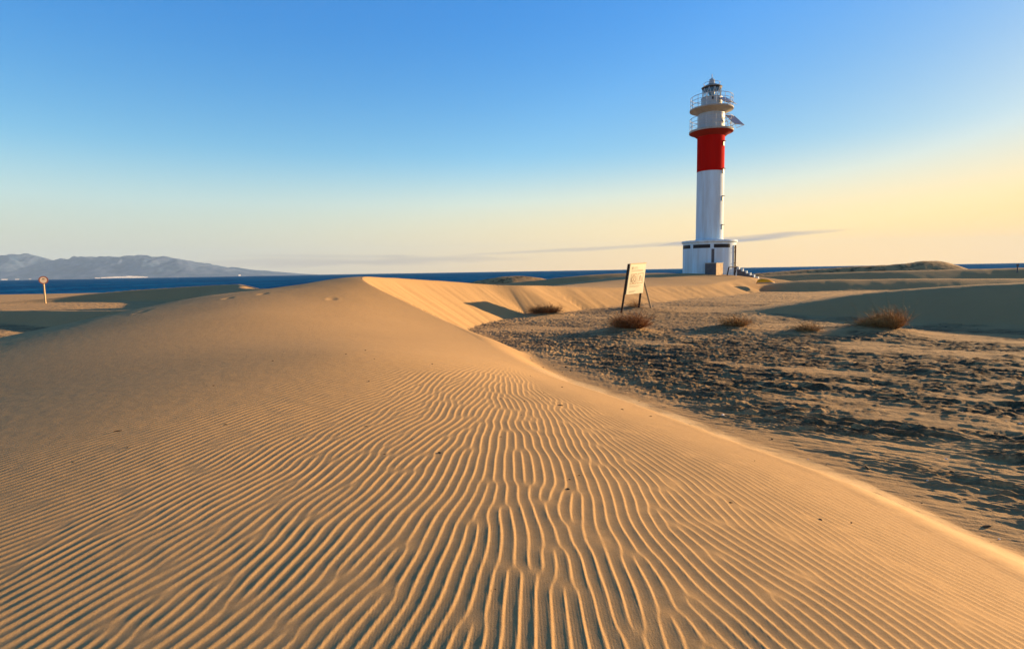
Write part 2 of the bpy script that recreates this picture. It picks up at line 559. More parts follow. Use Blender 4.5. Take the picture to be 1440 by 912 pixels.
def fine_ripple(x, y):
    u = np.mod(x / FST, FN); v = np.mod(y / FST, FN)
    ui = u.astype(int); vi = v.astype(int); fu = u - ui; fv = v - vi
    ui %= FN; vi %= FN; u1 = (ui + 1) % FN; v1 = (vi + 1) % FN
    z = (FZ[ui, vi] * (1 - fu) + FZ[u1, vi] * fu) * (1 - fv) + (FZ[ui, v1] * (1 - fu) + FZ[u1, v1] * fu) * fv
    return z.real.clip(-1.2, 1.2)


def build_terrain():
    half = math.radians(50)
    th = np.concatenate([np.linspace(-PI, -half, 90, endpoint=False), np.linspace(-half, half, 1500, endpoint=False), np.linspace(half, PI, 90, endpoint=False)])
    rs = [0.03, 0.15, 0.35, 0.6, 0.9, 1.15, 1.35, 1.5]
    while rs[-1] < 260:
        r = rs[-1]
        k = 0.0036 if r < 3.5 else 0.0023 if r < 9 else (0.0052 if r < 30 else 0.0075)
        if r > 120: k = 0.03
        rs.append(r * (1 + k))
    rs = np.array(rs)
    nt_, nr = len(th), len(rs)
    R, T = np.meshgrid(rs, th, indexing='ij')
    x = (R * np.sin(T)).ravel(); y = (R * np.cos(T)).ravel(); rr = R.ravel()
    h, b, d, right, isdune, far, veg = height(x, y)
    dist = np.hypot(x, y)
    # ripples on the windward side
    W = (~right) & isdune
    amp = 0.0066 * (0.35 + 0.65 * sstep(0.0, 1.4, d)) * np.where(right, .9 * sstep(.9, .1, d), 1.0) * np.where(y > 12, sstep(.05, .9, d), 1.0) * (0.02 + 0.98 * sstep(10.5, 6.8, dist + 0.75 * np.maximum(-x - 1.2, 0) * sstep(3.5, 6, dist) + 3.0 * vnoise(x * .5, y * .5, 3)))
    h = h + np.where(W | (isdune & (y < 11)), amp * ripple(x, y), 0)
    h = h + np.where(isdune, 0.0016 * fbm(x * 9, y * 9, 2, 1), 0)
    # faint patchy ripples on the upper windward slope
    pat = sstep(-0.05, 0.30, fbm(x * .7, y * .7, 3, 6))
    wv = fine_ripple(x, y)
    h = h + np.where(W, 0.0042 * (.30 + .70 * pat) * sstep(6.5, 9.5, dist) * wv * sstep(24, 15, dist), 0)
    # footprints on the upper left shoulder
    frng = np.random.default_rng(5)
    for i in frng.permutation(26)[:9]:
        fx = -13.5 + 8.5 * i / 25 + frng.normal(0, .35); fy = 13.4 + 3.2 * i / 25 + frng.normal(0, .9)
        q = ((x - fx) / .12) ** 2 + ((y - fy) / .18) ** 2
        h = h + np.where(q < 9, -0.024 * np.exp(-q) + 0.004 * np.exp(-(np.sqrt(q) - 1.5) ** 2 * 4), 0)
    # scoured, trampled floor
    F = (~isdune) & (~far) & (y < 75)
    toe = sstep(0.0, 0.06, b + 0.0 * b - (h - 0.0) + 0.10)
    calm = 0.62 + 0.38 * sstep(20, 16.5, dist + 4 * vnoise(x * .35, y * .35, 1))
    calm = np.where(x < -5, 0.35, calm)
    # wind-scoured relief: hummocks and clods drawn out along the wind (left to right)
    xa = .82 * x - .57 * y; xb = .57 * x + .82 * y
    wx = .25 * vnoise(x * 1.1, y * 1.1, 2)
    n0 = fbm(xa * .6, xb * 1.1, 3, 6, .5)
    n1 = fbm(xa * 1.9, xb * 7.4 + 1.5 * wx, 4, 2, .62)
    n2 = fbm(xa * 4.6, xb * 17 + 4 * wx, 3, 3, .55)
    n3 = vnoise(xa * 17, xb * 27, 5)
    ridge = 1 - np.abs(fbm(xa * 1.9 + 3, xb * 6.8 + 1 + wx, 3, 4, .55)) * 3.2
    fade = sstep(20, 6, dist)
    rough = 0.05 * n0 + 0.060 * np.clip(n1, -.25, .5) + (0.020 + .026 * fade) * np.maximum(n2, -.15) + 0.007 * fade * n3 + 0.028 * np.clip(ridge, 0, 1) ** 1.5
    drift = sstep(-.40, .0, fbm(xa * .36 + 4, xb * .8, 4, 0)+ .03)
    edge = sstep(0.15, 1.3, d - np.where(y < 17, 0.9, 2.0))
    edge = np.where(right | (x > 0), edge, 1.0)
    h = h + np.where(F, rough * calm * (0.15 + 0.85 * edge) * (.28 + .72 * drift), 0)
    h = h + np.where(far & (dist < 60), 0.012 * fbm(x * 2, y * 2, 3, 4), 0)
    # crust: where the floor is dark and damp rather than drifted over
    crust = sstep(-0.30, 0.15, fbm(x * .30, y * .55, 4, 7) + 0.07 + 0.42 * sstep(5, 8, y) * sstep(17.5, 15, y)) * (0.15 + 0.85 * sstep(.3, 2.2, d - .6))
    crust = crust * (0.60 + 0.40 * sstep(18, 15, y)) * sstep(40, 30, y)
    crust = np.where(F, crust * (.12 + .88 * drift), 0)
    co = np.empty((len(x), 3), np.float32)
    co[:, 0] = x; co[:, 1] = y; co[:, 2] = h + ZF
    # faces
    I, J = np.meshgrid(np.arange(nr - 1), np.arange(nt_), indexing='ij')
    J2 = (J + 1) % nt_
    q = np.stack([I * nt_ + J, I * nt_ + J2, (I + 1) * nt_ + J2, (I + 1) * nt_ + J], -1).reshape(-1, 4)[:, ::-1]
    zone = np.where(isdune, 0, np.where(far, 2, np.where((y > 66) | (x < -26), 3, 1))).astype(np.int8)
    zf = zone[q[:, 0]]
    res = {}
    for zi, nm, m in ((0, 'sand_dune', M_DUNE), (1, 'sand_flat', M_FLAT), (2, 'distant_dunes', M_FAR), (3, 'beach', M_BEACH)):
        qs = q[zf == zi]
        used = np.unique(qs)
        remap = np.full(len(x), -1, np.int64); remap[used] = np.arange(len(used))
        qs = remap[qs]
        me = bpy.data.meshes.new(nm)
        me.vertices.add(len(used)); me.vertices.foreach_set('co', co[used].ravel())
        me.loops.add(qs.size); me.loops.foreach_set('vertex_index', qs.ravel().astype(np.int32))
        me.polygons.add(len(qs))
        me.polygons.foreach_set('loop_start', np.arange(0, qs.size, 4, dtype=np.int32))
        me.polygons.foreach_set('use_smooth', np.ones(len(qs), bool))
        a = me.attributes.new('crust', 'FLOAT', 'POINT'); a.data.foreach_set('value', crust[used].astype(np.float32))
        a = me.attributes.new('veg', 'FLOAT', 'POINT'); a.data.foreach_set('value', veg[used].astype(np.float32))
        me.update(calc_edges=True)
        me.materials.append(m)
        o = bpy.data.objects.new(nm, me); COL.objects.link(o)
        o['kind'] = 'structure'
        res[nm] = o
    return res


build_terrain()


def gz(x, y):
    """ground height (world z) at a point"""
    X = np.array([float(x)]); Y = np.array([float(y)])
    return float(height(X, Y)[0][0]) + ZF


# ------------------------------------------------------------------ sea
def build_sea():
    m = bpy.data.materials.new('sea_water'); m.use_nodes = True
    nt = m.node_tree; N = nt.nodes.new; L = nt.links.new
    nt.nodes.remove(nt.nodes['Principled BSDF'])
    df = N('ShaderNodeBsdfDiffuse'); gl = N('ShaderNodeBsdfGlossy'); gl.inputs['Roughness'].default_value = .3
    ms = N('ShaderNodeMixShader'); ms.inputs[0].default_value = .02
    L(df.outputs[0], ms.inputs[1]); L(gl.outputs[0], ms.inputs[2]); L(ms.outputs[0], nt.nodes['Material Output'].inputs['Surface'])
    tc = N('ShaderNodeTexCoord')
    mp = N('ShaderNodeMapping'); mp.inputs['Scale'].default_value = (0.025, 0.012, 1)
    L(tc.outputs['Object'], mp.inputs['Vector'])
    n = N('ShaderNodeTexNoise'); n.inputs['Scale'].default_value = 1.0; n.inputs['Detail'].default_value = 6; n.inputs['Roughness'].default_value = .65
    L(mp.outputs['Vector'], n.inputs['Vector'])
    r = N('ShaderNodeValToRGB')
    r.color_ramp.elements[0].position = .35; r.color_ramp.elements[0].color = (0.0005, 0.045, 0.145, 1)
    r.color_ramp.elements[1].position = .65; r.color_ramp.elements[1].color = (0.002, 0.125, 0.28, 1)
    L(n.outputs['Fac'], r.inputs['Fac'])
    # whitecaps
    mp2 = N('ShaderNodeMapping'); mp2.inputs['Scale'].default_value = (0.06, 0.22, 1)
    L(tc.outputs['Object'], mp2.inputs['Vector'])
    n2 = N('ShaderNodeTexNoise'); n2.inputs['Scale'].default_value = 1.0; n2.inputs['Detail'].default_value = 5; n2.inputs['Roughness'].default_value = .7
    L(mp2.outputs['Vector'], n2.inputs['Vector'])
    mr = N('ShaderNodeMapRange'); mr.inputs['From Min'].default_value = .715; mr.inputs['From Max'].default_value = .74
    L(n2.outputs['Fac'], mr.inputs['Value'])
    mx = N('ShaderNodeMix'); mx.data_type = 'RGBA'; mx.inputs['B'].default_value = (.5, .52, .52, 1)
    L(mr.outputs['Result'], mx.inputs['Factor']); L(r.outputs['Color'], mx.inputs['A'])
    L(mx.outputs['Result'], df.inputs['Color'])
    bp = N('ShaderNodeBump'); bp.inputs['Strength'].default_value = 1.0; bp.inputs['Distance'].default_value = 1.2
    mp3 = N('ShaderNodeMapping'); mp3.inputs['Scale'].default_value = (0.10, 0.30, 1)
    L(tc.outputs['Object'], mp3.inputs['Vector'])
    n3 = N('ShaderNodeTexNoise'); n3.inputs['Scale'].default_value = 1.0; n3.inputs['Detail'].default_value = 5
    L(mp3.outputs['Vector'], n3.inputs['Vector'])
    L(n3.outputs['Fac'], bp.inputs['Height']); L(bp.outputs['Normal'], df.inputs['Normal']); L(bp.outputs['Normal'], gl.inputs['Normal'])
    # polar sheet with real waves near the shore
    rs = [20, 60]
    while rs[-1] < 900: rs.append(rs[-1] * 1.012 + .1)
    while rs[-1] < 13000: rs.append(rs[-1] * 1.12)
    rs = np.array(rs)
    half = math.radians(52)
    th = np.concatenate([np.linspace(-PI, -half, 60, endpoint=False), np.linspace(-half, half, 520, endpoint=False), np.linspace(half, PI, 60, endpoint=False)])
    R, T = np.meshgrid(rs, th, indexing='ij')
    x = (R * np.sin(T)).ravel(); y = (R * np.cos(T)).ravel()
    f = sstep(900, 300, np.hypot(x, y))
    z = f * (0.28 * fbm(x * .07, y * .16, 3, 1) + 0.10 * fbm(x * .3, y * .6, 2, 4))
    nr, nt_ = len(rs), len(th)
    I, J = np.meshgrid(np.arange(nr - 1), np.arange(nt_), indexing='ij')
    J2 = (J + 1) % nt_
    q = np.stack([(I + 1) * nt_ + J, (I + 1) * nt_ + J2, I * nt_ + J2, I * nt_ + J], -1).reshape(-1, 4)
    me = bpy.data.meshes.new('sea')
    me.vertices.add(len(x)); me.vertices.foreach_set('co', np.stack([x, y, z], -1).astype(np.float32).ravel())
    me.loops.add(q.size); me.loops.foreach_set('vertex_index', q.ravel().astype(np.int32))
    me.polygons.add(len(q)); me.polygons.foreach_set('loop_start', np.arange(0, q.size, 4, dtype=np.int32))
    me.polygons.foreach_set('use_smooth', np.ones(len(q), bool))
    me.update(calc_edges=True); me.materials.append(m)
    o = bpy.data.objects.new('sea', me); COL.objects.link(o); o['kind'] = 'structure'


build_sea()

# ------------------------------------------------------------------ far mountains and coast
def build_mountains():
    m = bpy.data.materials.new('mountain_scrub_hazed'); m.use_nodes = True
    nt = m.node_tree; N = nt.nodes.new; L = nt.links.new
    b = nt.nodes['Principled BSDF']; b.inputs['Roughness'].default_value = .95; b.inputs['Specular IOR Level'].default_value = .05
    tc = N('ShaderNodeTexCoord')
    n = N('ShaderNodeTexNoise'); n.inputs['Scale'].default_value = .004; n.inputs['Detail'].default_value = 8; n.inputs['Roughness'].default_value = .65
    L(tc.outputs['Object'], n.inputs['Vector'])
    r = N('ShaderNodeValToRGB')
    r.color_ramp.elements[0].position = .40; r.color_ramp.elements[0].color = (0.028, 0.070, 0.155, 1)  # blue of the distance haze put into the scrub colour itself
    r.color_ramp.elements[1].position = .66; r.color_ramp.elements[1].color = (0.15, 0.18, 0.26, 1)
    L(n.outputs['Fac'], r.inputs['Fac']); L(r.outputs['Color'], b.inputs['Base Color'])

    def rangem(name, xs, px_top, yr, depth, seed, rel):
        # crest heights read from skyline above the horizon, real metres at distance yr
        nx, ny = 420, 60
        X = np.linspace(xs[0], xs[1], nx); V = np.linspace(0, 1, ny)
        XX, VV = np.meshgrid(X, V, indexing='ij')
        YY = yr - depth * .45 + depth * VV
        pxx = 720 + XX / yr * FPX
        top = np.interp(pxx, [p[0] for p in px_top], [p[1] for p in px_top]) / FPX * yr
        v = VV / .45
        prof = np.where(v < 1, np.clip(v, 0, 1) ** 1.15, np.clip(1 - (VV - .45) / .55, 0, 1))
        rid = np.abs(fbm(XX * .0011, YY * .0011, 5, seed, .55))
        rid2 = fbm(XX * .004, YY * .004, 4, seed + 2, .5)
        Z = top * prof * (1 + rel * (.28 - 1.2 * rid) * (1 - .7 * np.exp(-((v - 1) / .16) ** 2))) + top * .07 * rid2 * prof
        Z = Z + prof ** 3 * (14 * fbm(XX * .006, YY * .002, 3, seed + 1) + 22 * fbm(XX * .0022, YY * .001, 3, seed + 3)) * np.clip(top / 200, 0, 1)
        Z = np.maximum(Z, 0) + 3 - 12 * (VV < .001) - 12 * (VV > .999)
        I, J = np.meshgrid(np.arange(nx - 1), np.arange(ny - 1), indexing='ij')
        q = np.stack([I * ny + J, (I + 1) * ny + J, (I + 1) * ny + J + 1, I * ny + J + 1], -1).reshape(-1, 4)
        me = bpy.data.meshes.new(name)
        me.from_pydata(np.stack([XX, YY, Z], -1).reshape(-1, 3).tolist(), [], q.tolist())
        for p in me.polygons: p.use_smooth = True
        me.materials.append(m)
        o = bpy.data.objects.new(name, me); COL.objects.link(o); o['kind'] = 'structure'
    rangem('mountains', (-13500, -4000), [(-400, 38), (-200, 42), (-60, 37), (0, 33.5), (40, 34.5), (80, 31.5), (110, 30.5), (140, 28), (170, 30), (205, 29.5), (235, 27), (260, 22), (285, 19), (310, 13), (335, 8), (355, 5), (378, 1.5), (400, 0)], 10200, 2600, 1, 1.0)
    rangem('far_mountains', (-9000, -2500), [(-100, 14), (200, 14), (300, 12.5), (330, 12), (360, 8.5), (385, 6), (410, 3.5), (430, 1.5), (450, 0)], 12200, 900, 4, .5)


build_mountains()


def build_town():
    cream = mat('town_render', (0.88, 0.84, 0.78), .8, var=.15, vscale=.05)
    roofm = mat('town_roof', (0.36, 0.20, 0.13), .8, var=.2, vscale=.05)
    Yt = 8980
    specs = [(137, 70, 11, 'lowest'), (147, 96, 16, ''), (156, 80, 20, ''), (165, 105, 24, ''), (174, 84, 22, ''), (182, 86, 29, ''), (190, 92, 25, ''), (198, 88, 18, ''), (205, 50, 11, '')]
    n = len(specs)
    labs = ['low white house at the left end of the far shore town', 'white block right of the low end house in the far town',
            'narrow cream block in the left half of the far town', 'wide white block left of the middle of the far town',
            'white block in the middle of the far shore town', 'tallest white block in the far shore town',
            'cream block just right of the tallest block of the far town', 'long low white block near the right end of the far town',
            'small white house at the right end of the far shore town']
    for (px, w, h, _), lab in zip(specs, labs):
        c = at(px, 388, Yt)
        e = empty('white_building', (c.x, Yt, 3), lab, 'building', 'white buildings along the far shore', math.radians(40))
        bm = bmesh.new(); add_box(bm, (0, 0, h / 2 - 1), (w, 18, h + 2)); obj('wall', bm, cream, e)
        bm = bmesh.new(); add_box(bm, (0, 0, h + .8), (w + 1.4, 19.4, 1.6)); obj('roof', bm, roofm, e)
    for px, w, h, lab in ((6, 70, 14, 'long white building at the far left end of the opposite shore'), (24, 50, 11, 'low white building beside the longest one on the far left shore'),
                          (42, 26, 10, 'small white building just left of the round beach sign across the water'), (337, 34, 22, 'lone white building at the low right tip of the far shore')):
        c = at(px, 390, Yt)
        e = empty('white_building', (c.x, Yt, 3), lab, 'building', 'white buildings along the far shore', math.radians(40))
        bm = bmesh.new(); add_box(bm, (0, 0, h / 2 - 1), (w, 18, h + 2)); obj('wall', bm, cream, e)
        bm = bmesh.new(); add_box(bm, (0, 0, h + .8), (w + 1.4, 19.4, 1.6)); obj('roof', bm, roofm, e)
    # low coastal plain the town stands on
    bm = bmesh.new()
    L_ = []
    for i in range(60):
        x = -12500 + i * 155
        L_.append((x, 8900 + 40 * math.sin(i * .7) + 25 * math.sin(i * 1.9), 3.0 + 1.5 * math.sin(i * 1.3)))
    for y, z in ((None, -4), (None, 0), (9500, 0)):
        pass
    rows = [[bm.verts.new((x, y - 8, -3)) for x, y, z in L_], [bm.verts.new((x, y, z)) for x, y, z in L_], [bm.verts.new((x, 9700, z + 2)) for x, y, z in L_], [bm.verts.new((x, 9710, -6)) for x, y, z in L_]]
    for A, B in zip(rows, rows[1:]):
        for i in range(59): bm.faces.new((A[i], A[i + 1], B[i + 1], B[i]))
    o = obj('far_shore', bm, mat('far_shore_ground', (0.24, 0.22, 0.17), .9, var=.6, vscale=.01, stain=(.55, .50, .42)))
    o['kind'] = 'structure'


build_town()

# ------------------------------------------------------------------ lighthouse
LY = 56.0
LXp = at(996.6, 384, LY)
LX = LXp.x
MPP = LY / FPX       # metres per photo pixel at the tower


def zpx(py, px=998):
    return at(px, py, LY).z


def build_lighthouse():
    e = empty('lighthouse', (LX, LY, 0), 'white round lighthouse with one red band and two railed galleries', 'lighthouse')
    zb = gz(LX, LY) - 0.5
    # ---- base drum
    Rb = 35.1 * MPP
    zr = zpx(341)
    seg = 96
    z1, z0 = zpx(344.6), zpx(349.5)      # slot window band
    bm = bmesh.new()
    add_lathe(bm, [(0, zb), (Rb, zb), (Rb, zr - .05), (0, zr - .05)], seg)
    base = obj('base_building', bm, M_WHITE, e, True)
    # slab roof with overhanging rim
    bm = bmesh.new()
    add_lathe(bm, [(0, zr - .05 + .003), (Rb + .10, zr - .05 + .003), (Rb + .13, zr - .02), (Rb + .13, zr + .12), (Rb + .09, zr + .16), (0, zr + .20)], seg)
    obj('roof_slab', bm, M_WHITE, base, True)

    def arc_strip(nm, a0, a1, za, zc, r, th, m, par, n=10):
        bm = bmesh.new()
        ring = []
        for i in range(n + 1):
            a = a0 + (a1 - a0) * i / n
            c, s = math.cos(a), math.sin(a)
            ring.append([bm.verts.new((c * q, s * q, z)) for q, z in ((r - th, za), (r, za), (r, zc), (r - th, zc))])
        for A, B in zip(ring, ring[1:]):
            for k in range(4): bm.faces.new((A[k], A[(k + 1) % 4], B[(k + 1) % 4], B[k]))
        bm.faces.new(ring[0]); bm.faces.new(ring[-1][::-1])
        return obj(nm, bm, m, par, False)
    # camera azimuth from tower
    ac = math.atan2(-LY, -LX)

    def ang(dpx):            # azimuth on the drum that appears dpx right of centre
        return ac + math.asin(max(-.99, min(.99, dpx * .91 * MPP / Rb)))
    for a, b_ in ((-37.6, -26.5), (-22.5, 1.5), (6.5, 29)):
        arc_strip('window', ang(a), ang(b_), z0, z1, Rb + .006, .2, M_DARK, base)
    # narrow tall opening above the porch
    arc_strip('door', ang(3.3), ang(7.3), zpx(372), zpx(351), Rb + .012, .2, M_SLATE, base, 4)
    # rusty downpipe on the lit side
    a = ang(35.6)
    bm = bmesh.new()
    add_tube(bm, [(math.cos(a) * (Rb + .09), math.sin(a) * (Rb + .09), z) for z in (zb, zr - .35)] , .075, 8)
    for z in (zb + 1.5, zb + 2.6, zr - .6):
        add_box(bm, (math.cos(a) * (Rb + .05), math.sin(a) * (Rb + .05), z), (.22, .22, .05), a)
    obj('downpipe', bm, M_RUST, base, True)
    # ---- porch: shuttered box with one face to the sun
    corner = at(1007, 385, LY - Rb - 1.0) - Vector((LX, LY, 0))
    pz0, pz1 = zb, zpx(370.5)
    rot = math.radians(-47)
    off = Matrix.Rotation(rot, 3, 'Z') @ Vector((.56, -.675, 0))
    d = Matrix.Translation((corner.x - off.x, corner.y - off.y, 0)) @ Matrix.Rotation(rot, 4, 'Z')
    bm = bmesh.new()
    add_box(bm, (0, 0, (pz0 + pz1) / 2), (1.12, 1.35, pz1 - pz0), 0, d, .02)
    pch = obj('porch', bm, M_PORCH, e)
    bm = bmesh.new()
    add_box(bm, (0, -.69, (pz0 + pz1) / 2), (1.06, .03, pz1 - pz0 - .06), 0, d)
    for k in range(4):
        add_box(bm, (0, -.71, pz1 - .22 - k * .27), (1.0, .03, .10), 0, d)
    obj('shutter', bm, M_SLATE, pch)
    bm = bmesh.new()
    add_box(bm, (0, 0, pz1 + .03), (1.20, 1.43, .055), 0, d, .01)
    obj('porch_roof', bm, M_CONC, pch)
    # ---- shaft
    Rs = 18.05 * MPP
    Ru = 17.75 * MPP
    zt = zpx(190)
    zred = zpx(242)
    bm = bmesh.new()
    add_lathe(bm, [(Rs + .05, zr + .17), (Rs + .05, zr + .30), (Rs, zr + .33)] + [(Rs + (Ru - Rs) * t, zr + .33 + (zred - zr - .33) * t) for t in (.25, .5, .75, 1)], seg)
    shaft = obj('shaft', bm, M_WHITE, e, True)
    bm = bmesh.new()
    add_lathe(bm, [(Ru, zred), (Ru + .012, zred), (Ru + .012, zt + .4)], seg)
    obj('red_band', bm, M_RED, e, True)
    # windows down the sunny edge of the shaft, hooded
    for py in (205, 243, 281, 320.5):
        z = zpx(py)
        a = ac + math.asin(18.0 / 19.9)
        c, s = math.cos(a), math.sin(a)
        X = Matrix.Translation((c * (Ru + .02), s * (Ru + .02), z)) @ Matrix.Rotation(a, 4, 'Z')
        bm = bmesh.new()
        add_box(bm, (0, 0, 0), (.08, .22, .40), 0, X)
        w = obj('window', bm, M_DARK, shaft)
        bm = bmesh.new()
        add_box(bm, (.07, 0, .24), (.20, .34, .05), 0, X)
        obj('window_hood', bm, M_SLATE, w)
    # ---- galleries
    zl = zpx(184.5)      # lower deck top
    Rg = 28.8 * MPP
    bm = bmesh.new()
    add_lathe(bm, [(Ru + .014, zl - .58), (Ru + .16, zl - .52), (Rg - .30, zl - .26), (Rg - .06, zl - .20), (Rg - .06, zl - .17)], seg)
    obj('gallery_soffit', bm, M_REDU, e, True)
    bm = bmesh.new()
    add_lathe(bm, [(Ru, zl - .19), (Rg, zl - .168), (Rg + .01, zl), (0.3, zl + .012)], seg)
    obj('lower_gallery', bm, M_CONC, e, True)
    zu = zpx(154)
    Rd = 17.3 * MPP
    bm = bmesh.new()
    add_lathe(bm, [(Rd, zl + .013), (Rd, zu - .35)], seg)
    drum = obj('watch_room', bm, M_GREYP, e, True)
    bm = bmesh.new()
    for z in (zl + .55, zl + 1.1, zl + 1.6):
        add_lathe(bm, [(Rd + .002, z), (Rd + .012, z + .01), (Rd + .012, z + .03), (Rd + .002, z + .04)], seg)
    a = ac + math.asin(.12)
    add_box(bm, (math.cos(a) * (Rd + .02), math.sin(a) * (Rd + .02), (zl + zu) / 2 - .2), (.05, .07, zu - zl - .5), a)
    obj('panel_joint', bm, M_RAIL, drum)
    Rg2 = 28.3 * MPP
    bm = bmesh.new()
    add_lathe(bm, [(Rd - .02, zu - .48), (Rd + .12, zu - .42), (Rg2 - .28, zu - .20), (Rg2 - .03, zu - .13), (Rg2, zu - .12), (Rg2 + .01, zu), (.3, zu + .012)], seg)
    obj('upper_gallery', bm, M_CONC, e, True)

    def railing(R, z0, hgt, npost, nrail, name):
        bm = bmesh.new()
        for k in range(npost):
            a = 2 * PI * k / npost + .1
            add_tube(bm, [(R * math.cos(a), R * math.sin(a), z0), (R * math.cos(a), R * math.sin(a), z0 + hgt)], .022, 6)
        for j in range(nrail):
            z = z0 + hgt * (j + 1) / nrail
            add_tube(bm, [(R * math.cos(2 * PI * k / 48), R * math.sin(2 * PI * k / 48), z) for k in range(48)], .02 if j < nrail - 1 else .026, 6, True)
        return obj(name, bm, M_RAIL, e, True)
    railing(Rg - .08, zl, 1.18, 14, 3, 'lower_railing')
    railing(Rg2 - .08, zu, 1.12, 14, 3, 'upper_railing')
    # ---- lantern
    RL = 13.5 * MPP
    zp = zpx(138.5); zg = zpx(124.5)
    bm = bmesh.new()
    add_lathe(bm, [(RL + .02, zu + .013), (RL + .02, zu + .35), (RL, zu + .37), (RL, zp - .05), (RL + .04, zp - .04), (RL + .04, zp), (0.1, zp + .01)], 48)
    lb = obj('lantern_base', bm, M_GREYP, e, True)
    bm = bmesh.new()
    a = ac + .05
    add_box(bm, (math.cos(a) * (RL + .035), math.sin(a) * (RL + .035), zu + .12), (.1, .3, .24), a)
    obj('hatch', bm, M_DARK, lb)
    bm = bmesh.new()
    add_box(bm, (math.cos(a + .05) * (RL + .03), math.sin(a + .05) * (RL + .03), zp - .22), (.06, .16, .22), a)
    obj('vent', bm, M_DARK, lb)
    RG = 11.9 * MPP
    bm = bmesh.new()
    add_lathe(bm, [(RG, zp + .012), (RG, zg)], 48)
    gl = obj('lantern_glass', bm, M_GLASS, e, True)
    bm = bmesh.new()
    nseg = 10
    for k in range(nseg):
        a0 = 2 * PI * k / nseg; a1 = 2 * PI * (k + .5) / nseg; a2 = 2 * PI * (k + 1) / nseg
        P = lambda a, z: (math.cos(a) * (RG + .01), math.sin(a) * (RG + .01), z)
        add_tube(bm, [P(a0, zp + .01), P((a0 + a1) / 2, (zp + zg) / 2), P(a1, zg)], .027, 6)
        add_tube(bm, [P(a2, zp + .01), P((a2 + a1) / 2, (zp + zg) / 2), P(a1, zg)], .027, 6)
    obj('glazing_bar', bm, M_GREYP, gl, True)
    bm = bmesh.new()
    add_lathe(bm, [(0, zp + .012), (.16, zp + .012), (.14, zp + .28), (.26, zp + .34), (.30, zp + .5), (.26, zp + .68), (.13, zp + .74), (.10, zg - .05), (0, zg - .05)], 24)
    obj('lamp', bm, M_BLACK, e, True)
    # roof: flat wide cap, dark beneath, with ventilator ball, rim rail and vane
    RR = 13.3 * MPP
    bm = bmesh.new()
    add_lathe(bm, [(0, zg + .03), (RR - .02, zg + .035), (RR + .02, zg + .08), (RR - .1, zg + .14), (.5, zg + .34), (0, zg + .36)], 48)
    rf = obj('lantern_roof', bm, M_ROOF, e, True)
    bm = bmesh.new()
    add_lathe(bm, [(0, zg - .14), (RG - .02, zg - .14), (RR - .04, zg + .0), (RR - .03, zg + .028), (0, zg + .026)], 48)
    obj('roof_lining', bm, M_DARK, rf, True)
    bm = bmesh.new()
    zk = zg + .33
    add_lathe(bm, [(.26, zk), (.28, zk + .12), (.27, zk + .32), (.22, zk + .46), (.12, zk + .58), (.05, zk + .66), (0, zk + .68)], 24)
    obj('ventilator', bm, M_GREYP, rf, True)
    bm = bmesh.new()
    add_tube(bm, [(0, 0, zk + .6), (0, 0, zpx(104.5))], .035, 6)
    add_tube(bm, [(-.28, 0, zpx(112)), (.28, 0, zpx(112))], .03, 6)
    add_tube(bm, [(0, -.22, zpx(111)), (0, .22, zpx(111))], .018, 6)
    obj('weather_vane', bm, M_RAIL, rf)
    bm = bmesh.new()
    add_tube(bm, [(.76 * math.cos(2 * PI * k / 32), .76 * math.sin(2 * PI * k / 32), zg + .48) for k in range(32)], .018, 6, True)
    for k in range(8):
        a = 2 * PI * k / 8
        add_tube(bm, [(.76 * math.cos(a), .76 * math.sin(a), zg + .12), (.76 * math.cos(a), .76 * math.sin(a), zg + .48)], .015, 6)
    obj('roof_rail', bm, M_RAIL, rf)
    # ---- solar panels on the right side of both galleries
    rdir = (rt - fw * rt.dot(fw)).normalized()

    def solar(R, ztop, zbot, in_, out_, aa, name):
        # leaning panel: top edge at radius in_, bottom edge at radius out_, azimuth aa
        sp = empty_part(name, e)
        c, s = math.cos(aa), math.sin(aa)
        da = aa - math.radians(38)
        t = Vector((-math.sin(da), math.cos(da), 0))
        A = Vector((c * in_, s * in_, ztop)); B = A + Vector((math.cos(da) * (out_ - in_), math.sin(da) * (out_ - in_), zbot - ztop))
        nrm = (B - A).cross(t).normalized()
        w = .62
        bm = bmesh.new()
        vs = [bm.verts.new(p + nrm * k) for k in (0, .05) for p in (A - t * w, A + t * w, B + t * w, B - t * w)]
        for f in ((3, 2, 1, 0), (4, 5, 6, 7), (0, 1, 5, 4), (1, 2, 6, 5), (2, 3, 7, 6), (3, 0, 4, 7)): bm.faces.new([vs[i] for i in f])
        sp_o = obj(name, bm, M_SBACK, e)
        bm = bmesh.new()
        sgn = 1 if nrm.dot(Vector((c, s, .6))) > 0 else -1
        off = nrm * (.054 if sgn > 0 else -.004)
        A2, B2 = A + (B - A) * .03, B - (B - A) * .03
        vs = [bm.verts.new(p + off) for p in (A2 - t * (w - .04), A2 + t * (w - .04), B2 + t * (w - .04), B2 - t * (w - .04))]
        bm.faces.new(vs)
        obj('solar_cells', bm, M_SOLAR, sp_o)
        for sg in (-1, 1):
            bm = bmesh.new()
            foot = Vector((c * (R - .1), s * (R - .1), zbot + .0)) + t * sg * (w - .1)
            add_tube(bm, [foot, A + t * sg * (w - .1)], .022, 6)
            add_tube(bm, [foot, B + t * sg * (w - .1)], .022, 6)
            add_tube(bm, [Vector((c * (R - .7), s * (R - .7), zbot + .1)) + t * sg * (w - .1), A + t * sg * (w - .1)], .022, 6)
            obj('panel_bracket', bm, M_RAIL, sp_o)

    def empty_part(n, p): return None
    aa = ac + math.radians(82)
    solar(Rg, zpx(166), zpx(183), Rg - .40, Rg + .85, aa, 'solar_panel')
